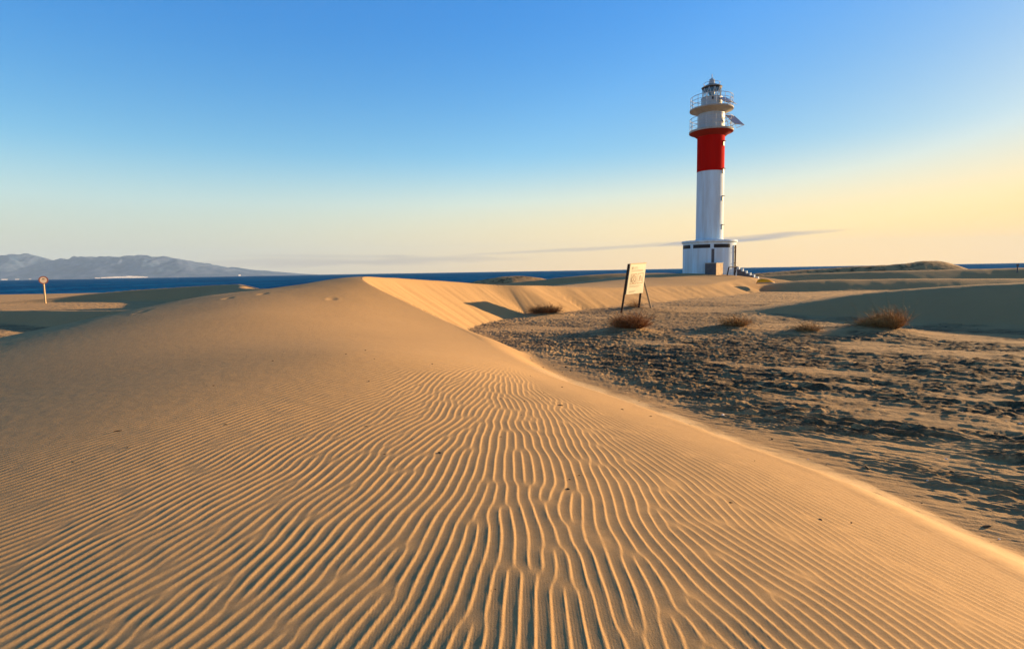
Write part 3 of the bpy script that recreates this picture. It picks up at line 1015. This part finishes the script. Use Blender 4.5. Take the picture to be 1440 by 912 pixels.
    solar(Rg2, zpx(138.5), zpx(150), Rg2 - 1.15, Rg2 - .12, aa, 'solar_panel')
    return e


build_lighthouse()


def build_stairs():
    # outside stair running down to the right of the drum, dark handrail with white risers
    P0 = at(1034, 377, LY - 1.2); P1 = at(1066, 393.5, LY - 1.2)
    zb = gz(P0.x, P0.y) - .3
    e = empty('staircase', (P0.x, P0.y, zb), 'outside stair with white blocks and black handrail stepping down beside the lighthouse base', 'staircase')
    O = Vector((P0.x, P0.y, zb))
    A = P0 - O; B = P1 - O
    bm = bmesh.new()
    # dark sloping flank wall
    n = 6
    for i in range(n):
        t0, t1 = i / n, (i + 1) / n
        x0, x1 = A.x + (B.x - A.x) * t0, A.x + (B.x - A.x) * t1
        zt = A.z + (B.z - A.z) * t0
        bz = min(-.4, B.z - .9)
        add_box(bm, ((x0 + x1) / 2, 0, (zt - .12 + bz) / 2), (x1 - x0, 1.0, zt - .12 - bz))
    obj('flight', bm, M_SLATE, e)
    for i in range(n):
        t0 = (i + .15) / n
        bm = bmesh.new()
        add_box(bm, (A.x + (B.x - A.x) * t0 + .08, -.36, A.z + (B.z - A.z) * t0 + .02), (.26, .26, .26), math.radians(-42), None, .012)
        obj('white_block', bm, M_WHITE, e)
    # handrail frame in front of the drum
    bm = bmesh.new()
    q = [at(1022.6, 387, LY - 3.6) - O, at(1025, 375.5, LY - 3.6) - O, at(1037, 375, LY - 3.0) - O, at(1033.2, 387, LY - 3.6) - O]
    add_tube(bm, [q[0], q[1]], .06, 8); add_tube(bm, [q[1], q[2]], .05, 8); add_tube(bm, [q[3], at(1035.2, 376, LY - 3.4) - O], .06, 8)
    obj('handrail', bm, M_BLACK, e)
    bm = bmesh.new()
    pz = at(1034.6, 388, LY - 3.2) - O; pt = at(1035.2, 377.5, LY - 3.2) - O
    add_box(bm, (pz.x, pz.y, (pz.z + pt.z) / 2 - .2), (.16, .16, pt.z - pz.z + .4), 0, None, .01)
    obj('post', bm, M_WHITE, e)


build_stairs()


def build_boat():
    # low yellow hull, keel up, pointed to the right
    L_, Wd, H_ = 1.5, .65, .42
    c = at(1076, 396.6, 48.0)
    z = gz(c.x, c.y)
    e = empty('boat', (c.x, c.y, c.z - .12), 'small bright yellow boat lying on the sand at the foot of the lighthouse stairs', 'boat')
    bm = bmesh.new()
    rows = []
    st = [(-.85, .30, .28), (-.72, .62, .78), (-.45, .85, 1.0), (-.1, .95, 1.0), (.25, .9, .9), (.55, .62, .68), (.80, .30, .42), (.95, .03, .26)]
    for x, w, h in st:
        ring = []
        for k in range(9):
            a = PI * k / 8
            ring.append(bm.verts.new((x * L_ / 1.8, math.cos(a) * w * Wd / 2 * 1.1, (max(math.sin(a), 0) ** .7) * h * H_)))
        rows.append(ring)
    for A, B in zip(rows, rows[1:]):
        for k in range(8): bm.faces.new((A[k], A[k + 1], B[k + 1], B[k]))
    bm.faces.new(rows[0]); bm.faces.new(rows[-1][::-1])
    obj('hull', bm, M_YEL, e, True)
    bm = bmesh.new()
    for s in (-1, 1):
        add_tube(bm, [(x * L_ / 1.8, s * (w * Wd / 2 * 1.1 + .01), .03) for x, w, h in st], .035, 6)
    obj('gunwale', bm, M_SIGNW, e)
    e.rotation_euler = (math.radians(-6), 0, math.radians(-8))


build_boat()


# ------------------------------------------------------------------ signs
def build_board():
    A = at(874, 440, 27.2); B = at(898.3, 433.5, 28.9); C = at(916, 433.8, 29.2)
    A.z = gz(A.x, A.y); B.z = min(B.z, gz(B.x, B.y)); C.z = gz(C.x, C.y)
    TL = at(884.2, 371.2, 27.55); TR = at(905.6, 369.8, 29.3)
    e = empty('information_board', A, 'cream information board with two square pictograms on dark timber legs standing on the sand flat', 'sign')
    la = TL - A; lb = TR - B
    bm = bmesh.new()
    a0 = -la * .03
    add_tube(bm, [a0, la], .055, 10)
    obj('leg', bm, M_TIMBER, e, True)
    bm = bmesh.new()
    add_tube(bm, [B - A - lb * .04, B - A + lb * .985], .055, 10)
    obj('leg', bm, M_TIMBER, e, True)
    bm = bmesh.new()
    add_tube(bm, [C - A - Vector((0, 0, .1)), TR - A - lb * .28], [.05, .045], 8)
    obj('rear_strut', bm, M_PALEW, e, True)
    bm = bmesh.new()
    T = (TL + TR) / 2 - A
    # panel between the legs, set on the sunny side
    across = (TR - TL)
    n = across.cross(la).normalized()
    if n.dot(Vector((.9, -.4, 0))) < 0: n = -n
    o0 = n * .062

    def P(u, v, k=0.0):      # u 0..1 across, v 0..1 down
        tl = la * .995; tr = (TR - A) - lb * .005
        bl = la * .375; br = (B - A) + lb * .345
        l = tl.lerp(bl, v); r = tr.lerp(br, v)
        return l.lerp(r, u) + o0 + n * k
    bm = bmesh.new()
    vs = [bm.verts.new(P(u, v, k)) for k in (0, .035) for u, v in ((.0, 0), (1.03, 0), (1.03, 1), (.0, 1))]
    for f in ((3, 2, 1, 0), (4, 5, 6, 7), (0, 1, 5, 4), (1, 2, 6, 5), (2, 3, 7, 6), (3, 0, 4, 7)): bm.faces.new([vs[i] for i in f])
    pn = obj('panel', bm, M_BOARD, e)
    K = .052

    def ribbon(bm, pts, w, closed=True, asp=1.0):
        m = len(pts)
        for i in range(m if closed else m - 1):
            u0_, v0_ = pts[i]; u1, v1 = pts[(i + 1) % m]
            p, q = P(u0_, v0_, K), P(u1, v1, K)
            t = (q - p).normalized(); b_ = n.cross(t) * w / 2
            bm.faces.new([bm.verts.new(x) for x in (p - b_ - t * w * .3, q - b_ + t * w * .3, q + b_ + t * w * .3, p + b_ - t * w * .3)])

    def rect(bm, u0_, v0_, u1, v1):
        bm.faces.new([bm.verts.new(P(a, b_, K)) for a, b_ in ((u0_, v0_), (u1, v0_), (u1, v1), (u0_, v1))])
    bm = bmesh.new()
    ribbon(bm, [(.14, .34), (.48, .33), (.48, .66), (.14, .67)], .035)
    ribbon(bm, [(.31 + .12 * math.cos(i * PI / 12), .50 + .125 * math.sin(i * PI / 12)) for i in range(24)], .05)
    ribbon(bm, [(.31 + .05 * math.cos(i * PI / 6), .46 + .03 * math.sin(i * PI / 6)) for i in range(12)], .03)
    ribbon(bm, [(.26, .56), (.31, .52), (.36, .57)], .04, False)
    ribbon(bm, [(.56, .33), (.90, .32), (.90, .65), (.56, .66)], .035)
    ribbon(bm, [(.64, .60), (.70, .40), (.76, .42), (.82, .58)], .045, False)
    ribbon(bm, [(.70, .40), (.72, .60)], .03, False)
    obj('pictogram', bm, M_PRINT, pn)
    bm = bmesh.new()
    rect(bm, .13, .09, .20, .17)
    obj('print_mark', bm, M_PRINTG, pn)
    bm = bmesh.new()
    for v, u1 in ((.10, .46), (.14, .52), (.20, .86), (.235, .84)): rect(bm, .24 if v < .18 else .14, v, u1, v + .016)
    for v, u1 in ((.72, .84), (.755, .7), (.90, .52), (.93, .44)): rect(bm, .14, v, u1, v + .014)
    obj('print_lines', bm, M_PRINTG, pn)
    bm = bmesh.new()
    add_tube(bm, [P(-.03, -.01, .02), P(1.05, -.01, .02)], .03, 8)
    obj('top_rail', bm, M_PALEW, e)


build_board()


def round_sign(base, hgt, rad, yaw, label, simple=False, colour=None):
    e = empty('beach_sign', base, label, 'sign', None)
    bm = bmesh.new()
    add_box(bm, (0, 0, hgt / 2 - rad * .5 - .1), (.09, .09, hgt - rad * 1.0 + .2), 0, None, .01)
    obj('post', bm, M_PALEW if not simple else M_SLATE, e)
    X = Matrix.Translation((0, 0, hgt - rad)) @ Matrix.Rotation(yaw, 4, 'Z') @ Matrix.Rotation(PI / 2, 4, 'X')   # local z -> facing (-y turned by yaw)
    X = X @ Matrix.Translation((0, 0, .06))

    def disc(bm, prof, seg=40):
        add_lathe(bm, prof, seg)
        bmesh.ops.transform(bm, matrix=X, verts=bm.verts[:])
    bm = bmesh.new()
    disc(bm, [(0, 0), (rad * .8, 0), (rad * .8, .022), (0, .022)])
    face = obj('sign_face', bm, colour or M_SIGNW, e)
    bm = bmesh.new()
    disc(bm, [(rad * .76, -.006), (rad, -.006), (rad, .03), (rad * .76, .03), (rad * .76, -.006)])
    obj('rim', bm, M_SIGNR if not simple else M_SLATE, e)
    if not simple:
        def bar(cx, cy, w, h, m, nm):
            bm = bmesh.new()
            add_box(bm, (cx * rad, cy * rad, .026), (w * rad, h * rad, .006))
            bmesh.ops.transform(bm, matrix=X, verts=bm.verts[:])
            obj(nm, bm, m, face)
        bar(0, .28, .52, .22, M_SIGNB, 'black_bar')
        bar(0, -.04, 1.25, .07, M_SIGNO, 'orange_line')
        bar(0, -.32, .62, .06, M_SIGNO, 'orange_line')
    return e


p = at(64, 425.5, 45.0)
p.z = gz(p.x, p.y)
round_sign(p, 2.20, .31, math.radians(46), 'round white sign with dark red rim on a pale post by the beach')
p = at(1431, 373, 66.0)
p.z = at(1431, 381, 66).z
round_sign(p, .85, .14, math.radians(-30), 'tiny dark round sign on a short post atop the farthest dune at right', True, M_SLATE)


# ------------------------------------------------------------------ shrubs
def shrub(loc, w, h, n, label, m, seed, lean=-.35, skew=0.0):
    r = random.Random(seed)
    vs = []; fs = []; tone = []

    def strand(p, d, length, wid, tn, steps=4):
        side = Vector((r.uniform(-1, 1), r.uniform(-1, 1), r.uniform(-.3, .3)))
        side = (side - d * side.dot(d)).normalized()
        prev = None
        q = Vector(p); dd = d.copy()
        pts = []
        for i in range(steps + 1):
            t = i / steps
            wv = wid * (1 - .7 * t)
            a = len(vs)
            vs.extend([q - side * wv, q + side * wv])
            tone.extend([tn * (0.6 + .5 * t)] * 2)
            if i: fs.append((a - 2, a - 1, a + 1, a))
            pts.append(q.copy())
            q = q + dd * (length / steps)
            dd = (dd + Vector((r.uniform(-.35, .35) + lean * .12, r.uniform(-.35, .35), r.uniform(-.28, .16)))).normalized()
        return pts, dd
    for i in range(n):
        a = r.uniform(0, 2 * PI); k = math.sqrt(r.random())
        ox = k * math.cos(a); oy = k * math.sin(a)
        p = Vector((ox * w * .28, oy * w * .22, -.04))
        ht = h * (1 - .35 * k) * (1 + skew * ox) * r.uniform(.55, 1.1)
        out = Vector((ox * w * .42 + lean * h * .4 + r.gauss(0, .11), oy * w * .36 + r.gauss(0, .07), ht * r.uniform(.5, 1.0)))
        ln = out.length
        pts, dd = strand(p, out.normalized(), ln, r.uniform(.0035, .0075), r.random())
        for b in range(r.randint(2, 4)):
            q = pts[r.randint(1, len(pts) - 1)]
            d2 = (dd + Vector((r.gauss(0, .6), r.gauss(0, .6), r.gauss(.15, .5)))).normalized()
            strand(q, d2, ln * r.uniform(.2, .5), r.uniform(.0025, .0052), r.random(), 3)
    me = bpy.data.meshes.new('dry_shrub')
    me.from_pydata([tuple(v) for v in vs], [], fs)
    at_ = me.attributes.new('tone', 'FLOAT', 'POINT')
    at_.data.foreach_set('value', np.clip(np.array(tone, np.float32), 0, 1))
    me.materials.append(m)
    o = bpy.data.objects.new('dry_shrub', me); COL.objects.link(o)
    o.location = loc
    tag(o, label, 'shrub', 'dry shrubs on the sand flat')
    return o


def ground_at(px, py, Y):
    p = at(px, py, Y); p.z = gz(p.x, p.y) ; return p


shrub(ground_at(1246, 470, 17.2), 1.15, .64, 1500, 'largest straw brown shrub on its own sand mound at right', M_TWIG, 3, -.75, .5)
shrub(ground_at(890, 468, 18.4), 1.0, .62, 1150, 'dark reddish brown shrub on the flat in front of the information board', M_TWIGR, 4)
shrub(ground_at(1036, 465, 18.6), .76, .44, 560, 'pale wispy shrub below the lighthouse between two larger shrubs', M_TWIG, 5)
shrub(ground_at(1137, 474, 16.9), .62, .36, 360, 'smallest sparse shrub left of the largest straw brown one', M_TWIG, 6)
shrub(ground_at(768, 441, 26.2), 1.3, .46, 900, 'low dark shrub at the foot of the sunlit slip face', M_TWIGR, 8)
shrub(ground_at(893, 434, 29.2), .8, .55, 150, 'thin twiggy shrub behind the information board legs', M_TWIG, 9)


# ------------------------------------------------------------------ small debris on the flat
def debris(name, n, m, seed, size, xr, yr):
    r = np.random.default_rng(seed)
    bm = bmesh.new()
    k = 0
    xs = r.uniform(xr[0], xr[1], n * 3); ys = r.uniform(yr[0], yr[1], n * 3) 
    ys = yr[0] + (yr[1] - yr[0]) * r.random(n * 3) ** 1.4
    hh, b, d, right, isd, far, veg = height(xs, ys)
    for x, y, h, rg, du, fa in zip(xs, ys, hh, right, isd, far):
        if not rg or du or fa: continue
        s = size * r.lognormal(0, .5)
        X = Matrix.Translation((x, y, h + ZF + s * .2)) @ Matrix.Rotation(r.uniform(0, 6.3), 4, 'Z') @ Matrix.Rotation(r.uniform(-.6, .6), 4, 'X') @ Matrix.Diagonal((s * r.uniform(.8, 2.0), s, s * r.uniform(.4, .8), 1))
        q = bmesh.ops.create_icosphere(bm, subdivisions=1, radius=1, matrix=X)
        k += 1
        if k >= n: break
    o = obj(name, bm, m)
    o['kind'] = 'stuff'
    return o


tag(debris('shell_debris', 260, M_SHELL, 21, .008, (0, 24), (4, 24)), 'pale broken shells scattered over the rough sand flat', 'shells', None, 'stuff')
tag(debris('dark_debris', 700, M_CLOD, 22, .012, (0, 24), (4, 24)), 'dark bits of driftwood and crust scattered over the rough sand flat', 'debris', None, 'stuff')

def specks():
    bm = bmesh.new()
    r = np.random.default_rng(31)
    xs = r.uniform(-3.5, 2.2, 46); ys = r.uniform(1.9, 8.5, 46)
    hh = height(xs, ys)[0]
    for x, y, h in zip(xs, ys, hh):
        s = .0045 * r.lognormal(0, .4)
        X = Matrix.Translation((x, y, h + ZF + .002)) @ Matrix.Rotation(r.uniform(0, 6.3), 4, 'Z') @ Matrix.Diagonal((s * r.uniform(1, 3.5), s, s * .7, 1))
        bmesh.ops.create_icosphere(bm, subdivisions=1, radius=1, matrix=X)
    tag(obj('dune_specks', bm, M_CLOD), 'tiny dark bits of straw and shell lying among the ripples of the near dune', 'debris', None, 'stuff')


specks()

# ------------------------------------------------------------------ sand blowing off the brink
def build_blown_sand():
    ys = np.linspace(1.2, 10.5, 70)
    k = np.argsort(BR[:, 1])
    near = BR[(BR[:, 1] < 13) & (BR[:, 1] > -3)]
    o_ = np.argsort(near[:, 1])
    bx = np.interp(ys, near[o_, 1], near[o_, 0])
    us = np.linspace(0, 1, 12)
    U, Yg = np.meshgrid(us, ys, indexing='ij'); BX = np.tile(bx, (12, 1))
    wid = .62
    X = BX - .06 + U * wid; Yv = Yg - .25 * U
    h = height(X.ravel(), Yv.ravel())[0].reshape(X.shape) + ZF
    ends = np.minimum(1, np.minimum((Yg - 1.2), (10.5 - Yg)) / 1.0)
    lift = np.sin(PI * U ** .75) * ends
    # the sheet of grains leaves the brink level and settles downwind
    hb = h[0]
    rise = np.maximum(h, hb[None, :] - .55 * np.clip(U * wid - .06, 0, None) - .02)
    top = rise + .015 + .065 * lift
    bot = h - .012
    bm = bmesh.new()
    T = [[bm.verts.new((X[i, j], Yv[i, j], top[i, j])) for j in range(70)] for i in range(12)]
    B = [[bm.verts.new((X[i, j], Yv[i, j], bot[i, j])) for j in range(70)] for i in range(12)]
    for i in range(11):
        for j in range(69):
            bm.faces.new((T[i][j], T[i + 1][j], T[i + 1][j + 1], T[i][j + 1]))
            bm.faces.new((B[i][j], B[i][j + 1], B[i + 1][j + 1], B[i + 1][j]))
    for i in range(11):
        for j in (0, 69): bm.faces.new((T[i][j], B[i][j], B[i + 1][j], T[i + 1][j]))
    for j in range(69):
        for i in (0, 11): bm.faces.new((T[i][j], T[i][j + 1], B[i][j + 1], B[i][j]))
    o = obj('blown_sand', bm, None)
    m = bpy.data.materials.new('blown_sand_grains'); m.use_nodes = True
    nt = m.node_tree; N = nt.nodes.new; L = nt.links.new
    nt.nodes.remove(nt.nodes['Principled BSDF'])
    v = N('ShaderNodeVolumePrincipled')
    v.inputs['Color'].default_value = (.93, .74, .50, 1)
    v.inputs['Anisotropy'].default_value = .35
    tc = N('ShaderNodeTexCoord'); mp = N('ShaderNodeMapping'); mp.inputs['Scale'].default_value = (2.2, 5.5, 5)
    mp.inputs['Rotation'].default_value = (0, 0, .25)
    L(tc.outputs['Object'], mp.inputs['Vector'])
    n = N('ShaderNodeTexNoise'); n.inputs['Scale'].default_value = 1.0; n.inputs['Detail'].default_value = 4; n.inputs['Roughness'].default_value = .6
    L(mp.outputs['Vector'], n.inputs['Vector'])
    r = N('ShaderNodeMapRange'); r.inputs['From Min'].default_value = .42; r.inputs['From Max'].default_value = .68
    r.inputs['To Min'].default_value = 0.05; r.inputs['To Max'].default_value = 2.0
    L(n.outputs['Fac'], r.inputs['Value']); L(r.outputs['Result'], v.inputs['Density'])
    L(v.outputs[0], nt.nodes['Material Output'].inputs['Volume'])
    o.data.materials.append(m)
    tag(o, 'thin veil of sand blowing off the near brink of the rippled dune', 'blown sand', None, 'stuff')


build_blown_sand()

# ------------------------------------------------------------------ air
HAZE_D = 4.6e-5


def build_haze():
    bm = bmesh.new()
    add_box(bm, (0, 0, (-9 + 620) / 2), (27200, 27200, 629))
    o = obj('haze', bm, None)
    m = bpy.data.materials.new('haze_air'); m.use_nodes = True
    nt = m.node_tree
    nt.nodes.remove(nt.nodes['Principled BSDF'])
    v = nt.nodes.new('ShaderNodeVolumePrincipled')
    v.inputs['Density'].default_value = HAZE_D
    v.inputs['Color'].default_value = (.45, .69, 1.0, 1)
    v.inputs['Anisotropy'].default_value = 0.0
    nt.links.new(v.outputs[0], nt.nodes['Material Output'].inputs['Volume'])
    o.data.materials.append(m)
    tag(o, 'thin blue haze over the sea and the far mountains', 'haze', None, 'stuff')


build_haze()

# ------------------------------------------------------------------ light
SUN_AZ = math.radians(66)     # right of the camera's forward direction
SUN_EL = math.radians(10.5)
sd = Vector((math.sin(SUN_AZ) * math.cos(SUN_EL), math.cos(SUN_AZ) * math.cos(SUN_EL), math.sin(SUN_EL)))
sl = bpy.data.lights.new('sun', 'SUN')
sl.energy = 5.0
sl.angle = math.radians(0.53)
sl.color = (1.0, 0.66, 0.34)
so = bpy.data.objects.new('sun', sl); COL.objects.link(so)
so.rotation_euler = sd.to_track_quat('Z', 'Y').to_euler()
so.location = (60, 30, 40)

w = bpy.data.worlds.new('World'); SC.world = w; w.use_nodes = True
nt = w.node_tree; N = nt.nodes.new; L = nt.links.new
bg = nt.nodes['Background']
sky = N('ShaderNodeTexSky'); sky.sky_type = 'NISHITA'; sky.sun_disc = False
sky.sun_elevation = SUN_EL; sky.sun_rotation = SUN_AZ
sky.altitude = 0; sky.air_density = 1.0; sky.dust_density = 0.6; sky.ozone_density = 1.6
bg.inputs['Strength'].default_value = 0.063
sp = N('ShaderNodeSeparateColor'); sp.mode = 'HSV'
L(sky.outputs[0], sp.inputs[0])


def wm(op, a, b=None, clamp=False):
    x = N('ShaderNodeMath'); x.operation = op; x.use_clamp = clamp
    for i, v in enumerate((a, b)):
        if v is None: continue
        if isinstance(v, (int, float)): x.inputs[i].default_value = v
        else: L(v, x.inputs[i])
    return x.outputs[0]


cc = N('ShaderNodeCombineColor'); cc.mode = 'HSV'
L(sp.outputs[0], cc.inputs[0])
L(wm('MINIMUM', wm('MULTIPLY', sp.outputs[1], 1.45), 0.86), cc.inputs[1])
L(wm('MINIMUM', wm('MULTIPLY', wm('POWER', sp.outputs[2], 0.50), 2.6), 5.0), cc.inputs[2])
# thin mauve cloud streaks low over the horizon, by direction
tcw = N('ShaderNodeTexCoord'); sx = N('ShaderNodeSeparateXYZ'); L(tcw.outputs['Generated'], sx.inputs[0])
az = wm('ARCTAN2', sx.outputs[0], sx.outputs[1]); el = wm('ARCSINE', sx.outputs[2])
cv = N('ShaderNodeCombineXYZ'); L(wm('MULTIPLY', az, 9.0), cv.inputs[0]); L(wm('MULTIPLY', el, 70.0), cv.inputs[1])
cn = N('ShaderNodeTexNoise'); cn.inputs['Scale'].default_value = 1.0; cn.inputs['Detail'].default_value = 5
L(cv.outputs[0], cn.inputs['Vector'])


def streak(a0, e0, a1, e1, thick, amount):
    f = (e1 - e0) / (a1 - a0)
    line = wm('ADD', wm('MULTIPLY', wm('SUBTRACT', az, a0), f), e0)
    dv = wm('ADD', wm('SUBTRACT', el, line), wm('MULTIPLY', wm('SUBTRACT', cn.outputs['Fac'], .5), thick * 2.2))
    mid, half = (a0 + a1) / 2, (a1 - a0) / 2
    u = wm('DIVIDE', wm('SUBTRACT', az, mid), half)
    taper = wm('SUBTRACT', 1.0, wm('MULTIPLY', u, u), True)
    band = wm('SUBTRACT', 1.0, wm('ABSOLUTE', wm('DIVIDE', dv, wm('ADD', wm('MULTIPLY', taper, thick), .0002))), True)
    return wm('MULTIPLY', wm('MULTIPLY', band, wm('SUBTRACT', 2.0, band)), wm('MULTIPLY', taper, amount))


R_ = math.radians
mask = wm('ADD', wm('ADD', streak(R_(13), R_(2.1), R_(32), R_(3.25), R_(.36), .85), streak(R_(-9), R_(1.6), R_(27), R_(2.75), R_(.22), .5)),
          wm('ADD', streak(R_(-34), R_(1.1), R_(4), R_(1.35), R_(.55), .55), streak(R_(-30), R_(1.9), R_(-8), R_(1.7), R_(.18), .35)), True)
cm = N('ShaderNodeMix'); cm.data_type = 'RGBA'
DISP = 0.063 * 2.73          # sky value 1 shows as this much


def wr(v, a, b, lo, hi):
    r = N('ShaderNodeMapRange'); r.interpolation_type = 'SMOOTHSTEP'
    for k, q in (('From Min', a), ('From Max', b), ('To Min', lo), ('To Max', hi)): r.inputs[k].default_value = q
    L(v, r.inputs['Value'])
    return r.outputs['Result']


def wmix(f, a, b, blend='MIX'):
    x = N('ShaderNodeMix'); x.data_type = 'RGBA'; x.blend_type = blend
    L(f, x.inputs['Factor'])
    for k, v in (('A', a), ('B', b)):
        if isinstance(v, tuple): x.inputs[k].default_value = (*v, 1)
        else: L(v, x.inputs[k])
    return x.outputs['Result']


# deeper blue overhead, peach to rose belt along the horizon, brighter towards the sun
col = wmix(wr(el, R_(5), R_(26), 0, 1), cc.outputs[0], (.50, .78, 1.05), 'MULTIPLY')
belt = wmix(wr(az, R_(-40), R_(40), 0, 1), tuple(c / DISP for c in (.66, .63, .58)), tuple(c / DISP for c in (1.60, 1.0, .36)))
col = wmix(wr(el, R_(.5), R_(12), .84, 0), col, belt)
dim = N('ShaderNodeVectorMath'); dim.operation = 'SCALE'
L(col, dim.inputs[0]); L(wr(el, R_(27), R_(65), 1.0, .15), dim.inputs['Scale'])
L(mask, cm.inputs['Factor']); L(dim.outputs[0], cm.inputs['A'])
cm.inputs['B'].default_value = (.50 / DISP, .40 / DISP, .36 / DISP, 1)
L(cm.outputs['Result'], bg.inputs['Color'])

SC.view_settings.view_transform = 'Standard'
SC.view_settings.look = 'None'
SC.view_settings.exposure = 1.5
SC.view_settings.gamma = 1.0
SC.cycles.use_denoising = True
SC.cycles.volume_bounces = 0
SC.cycles.max_bounces = 6
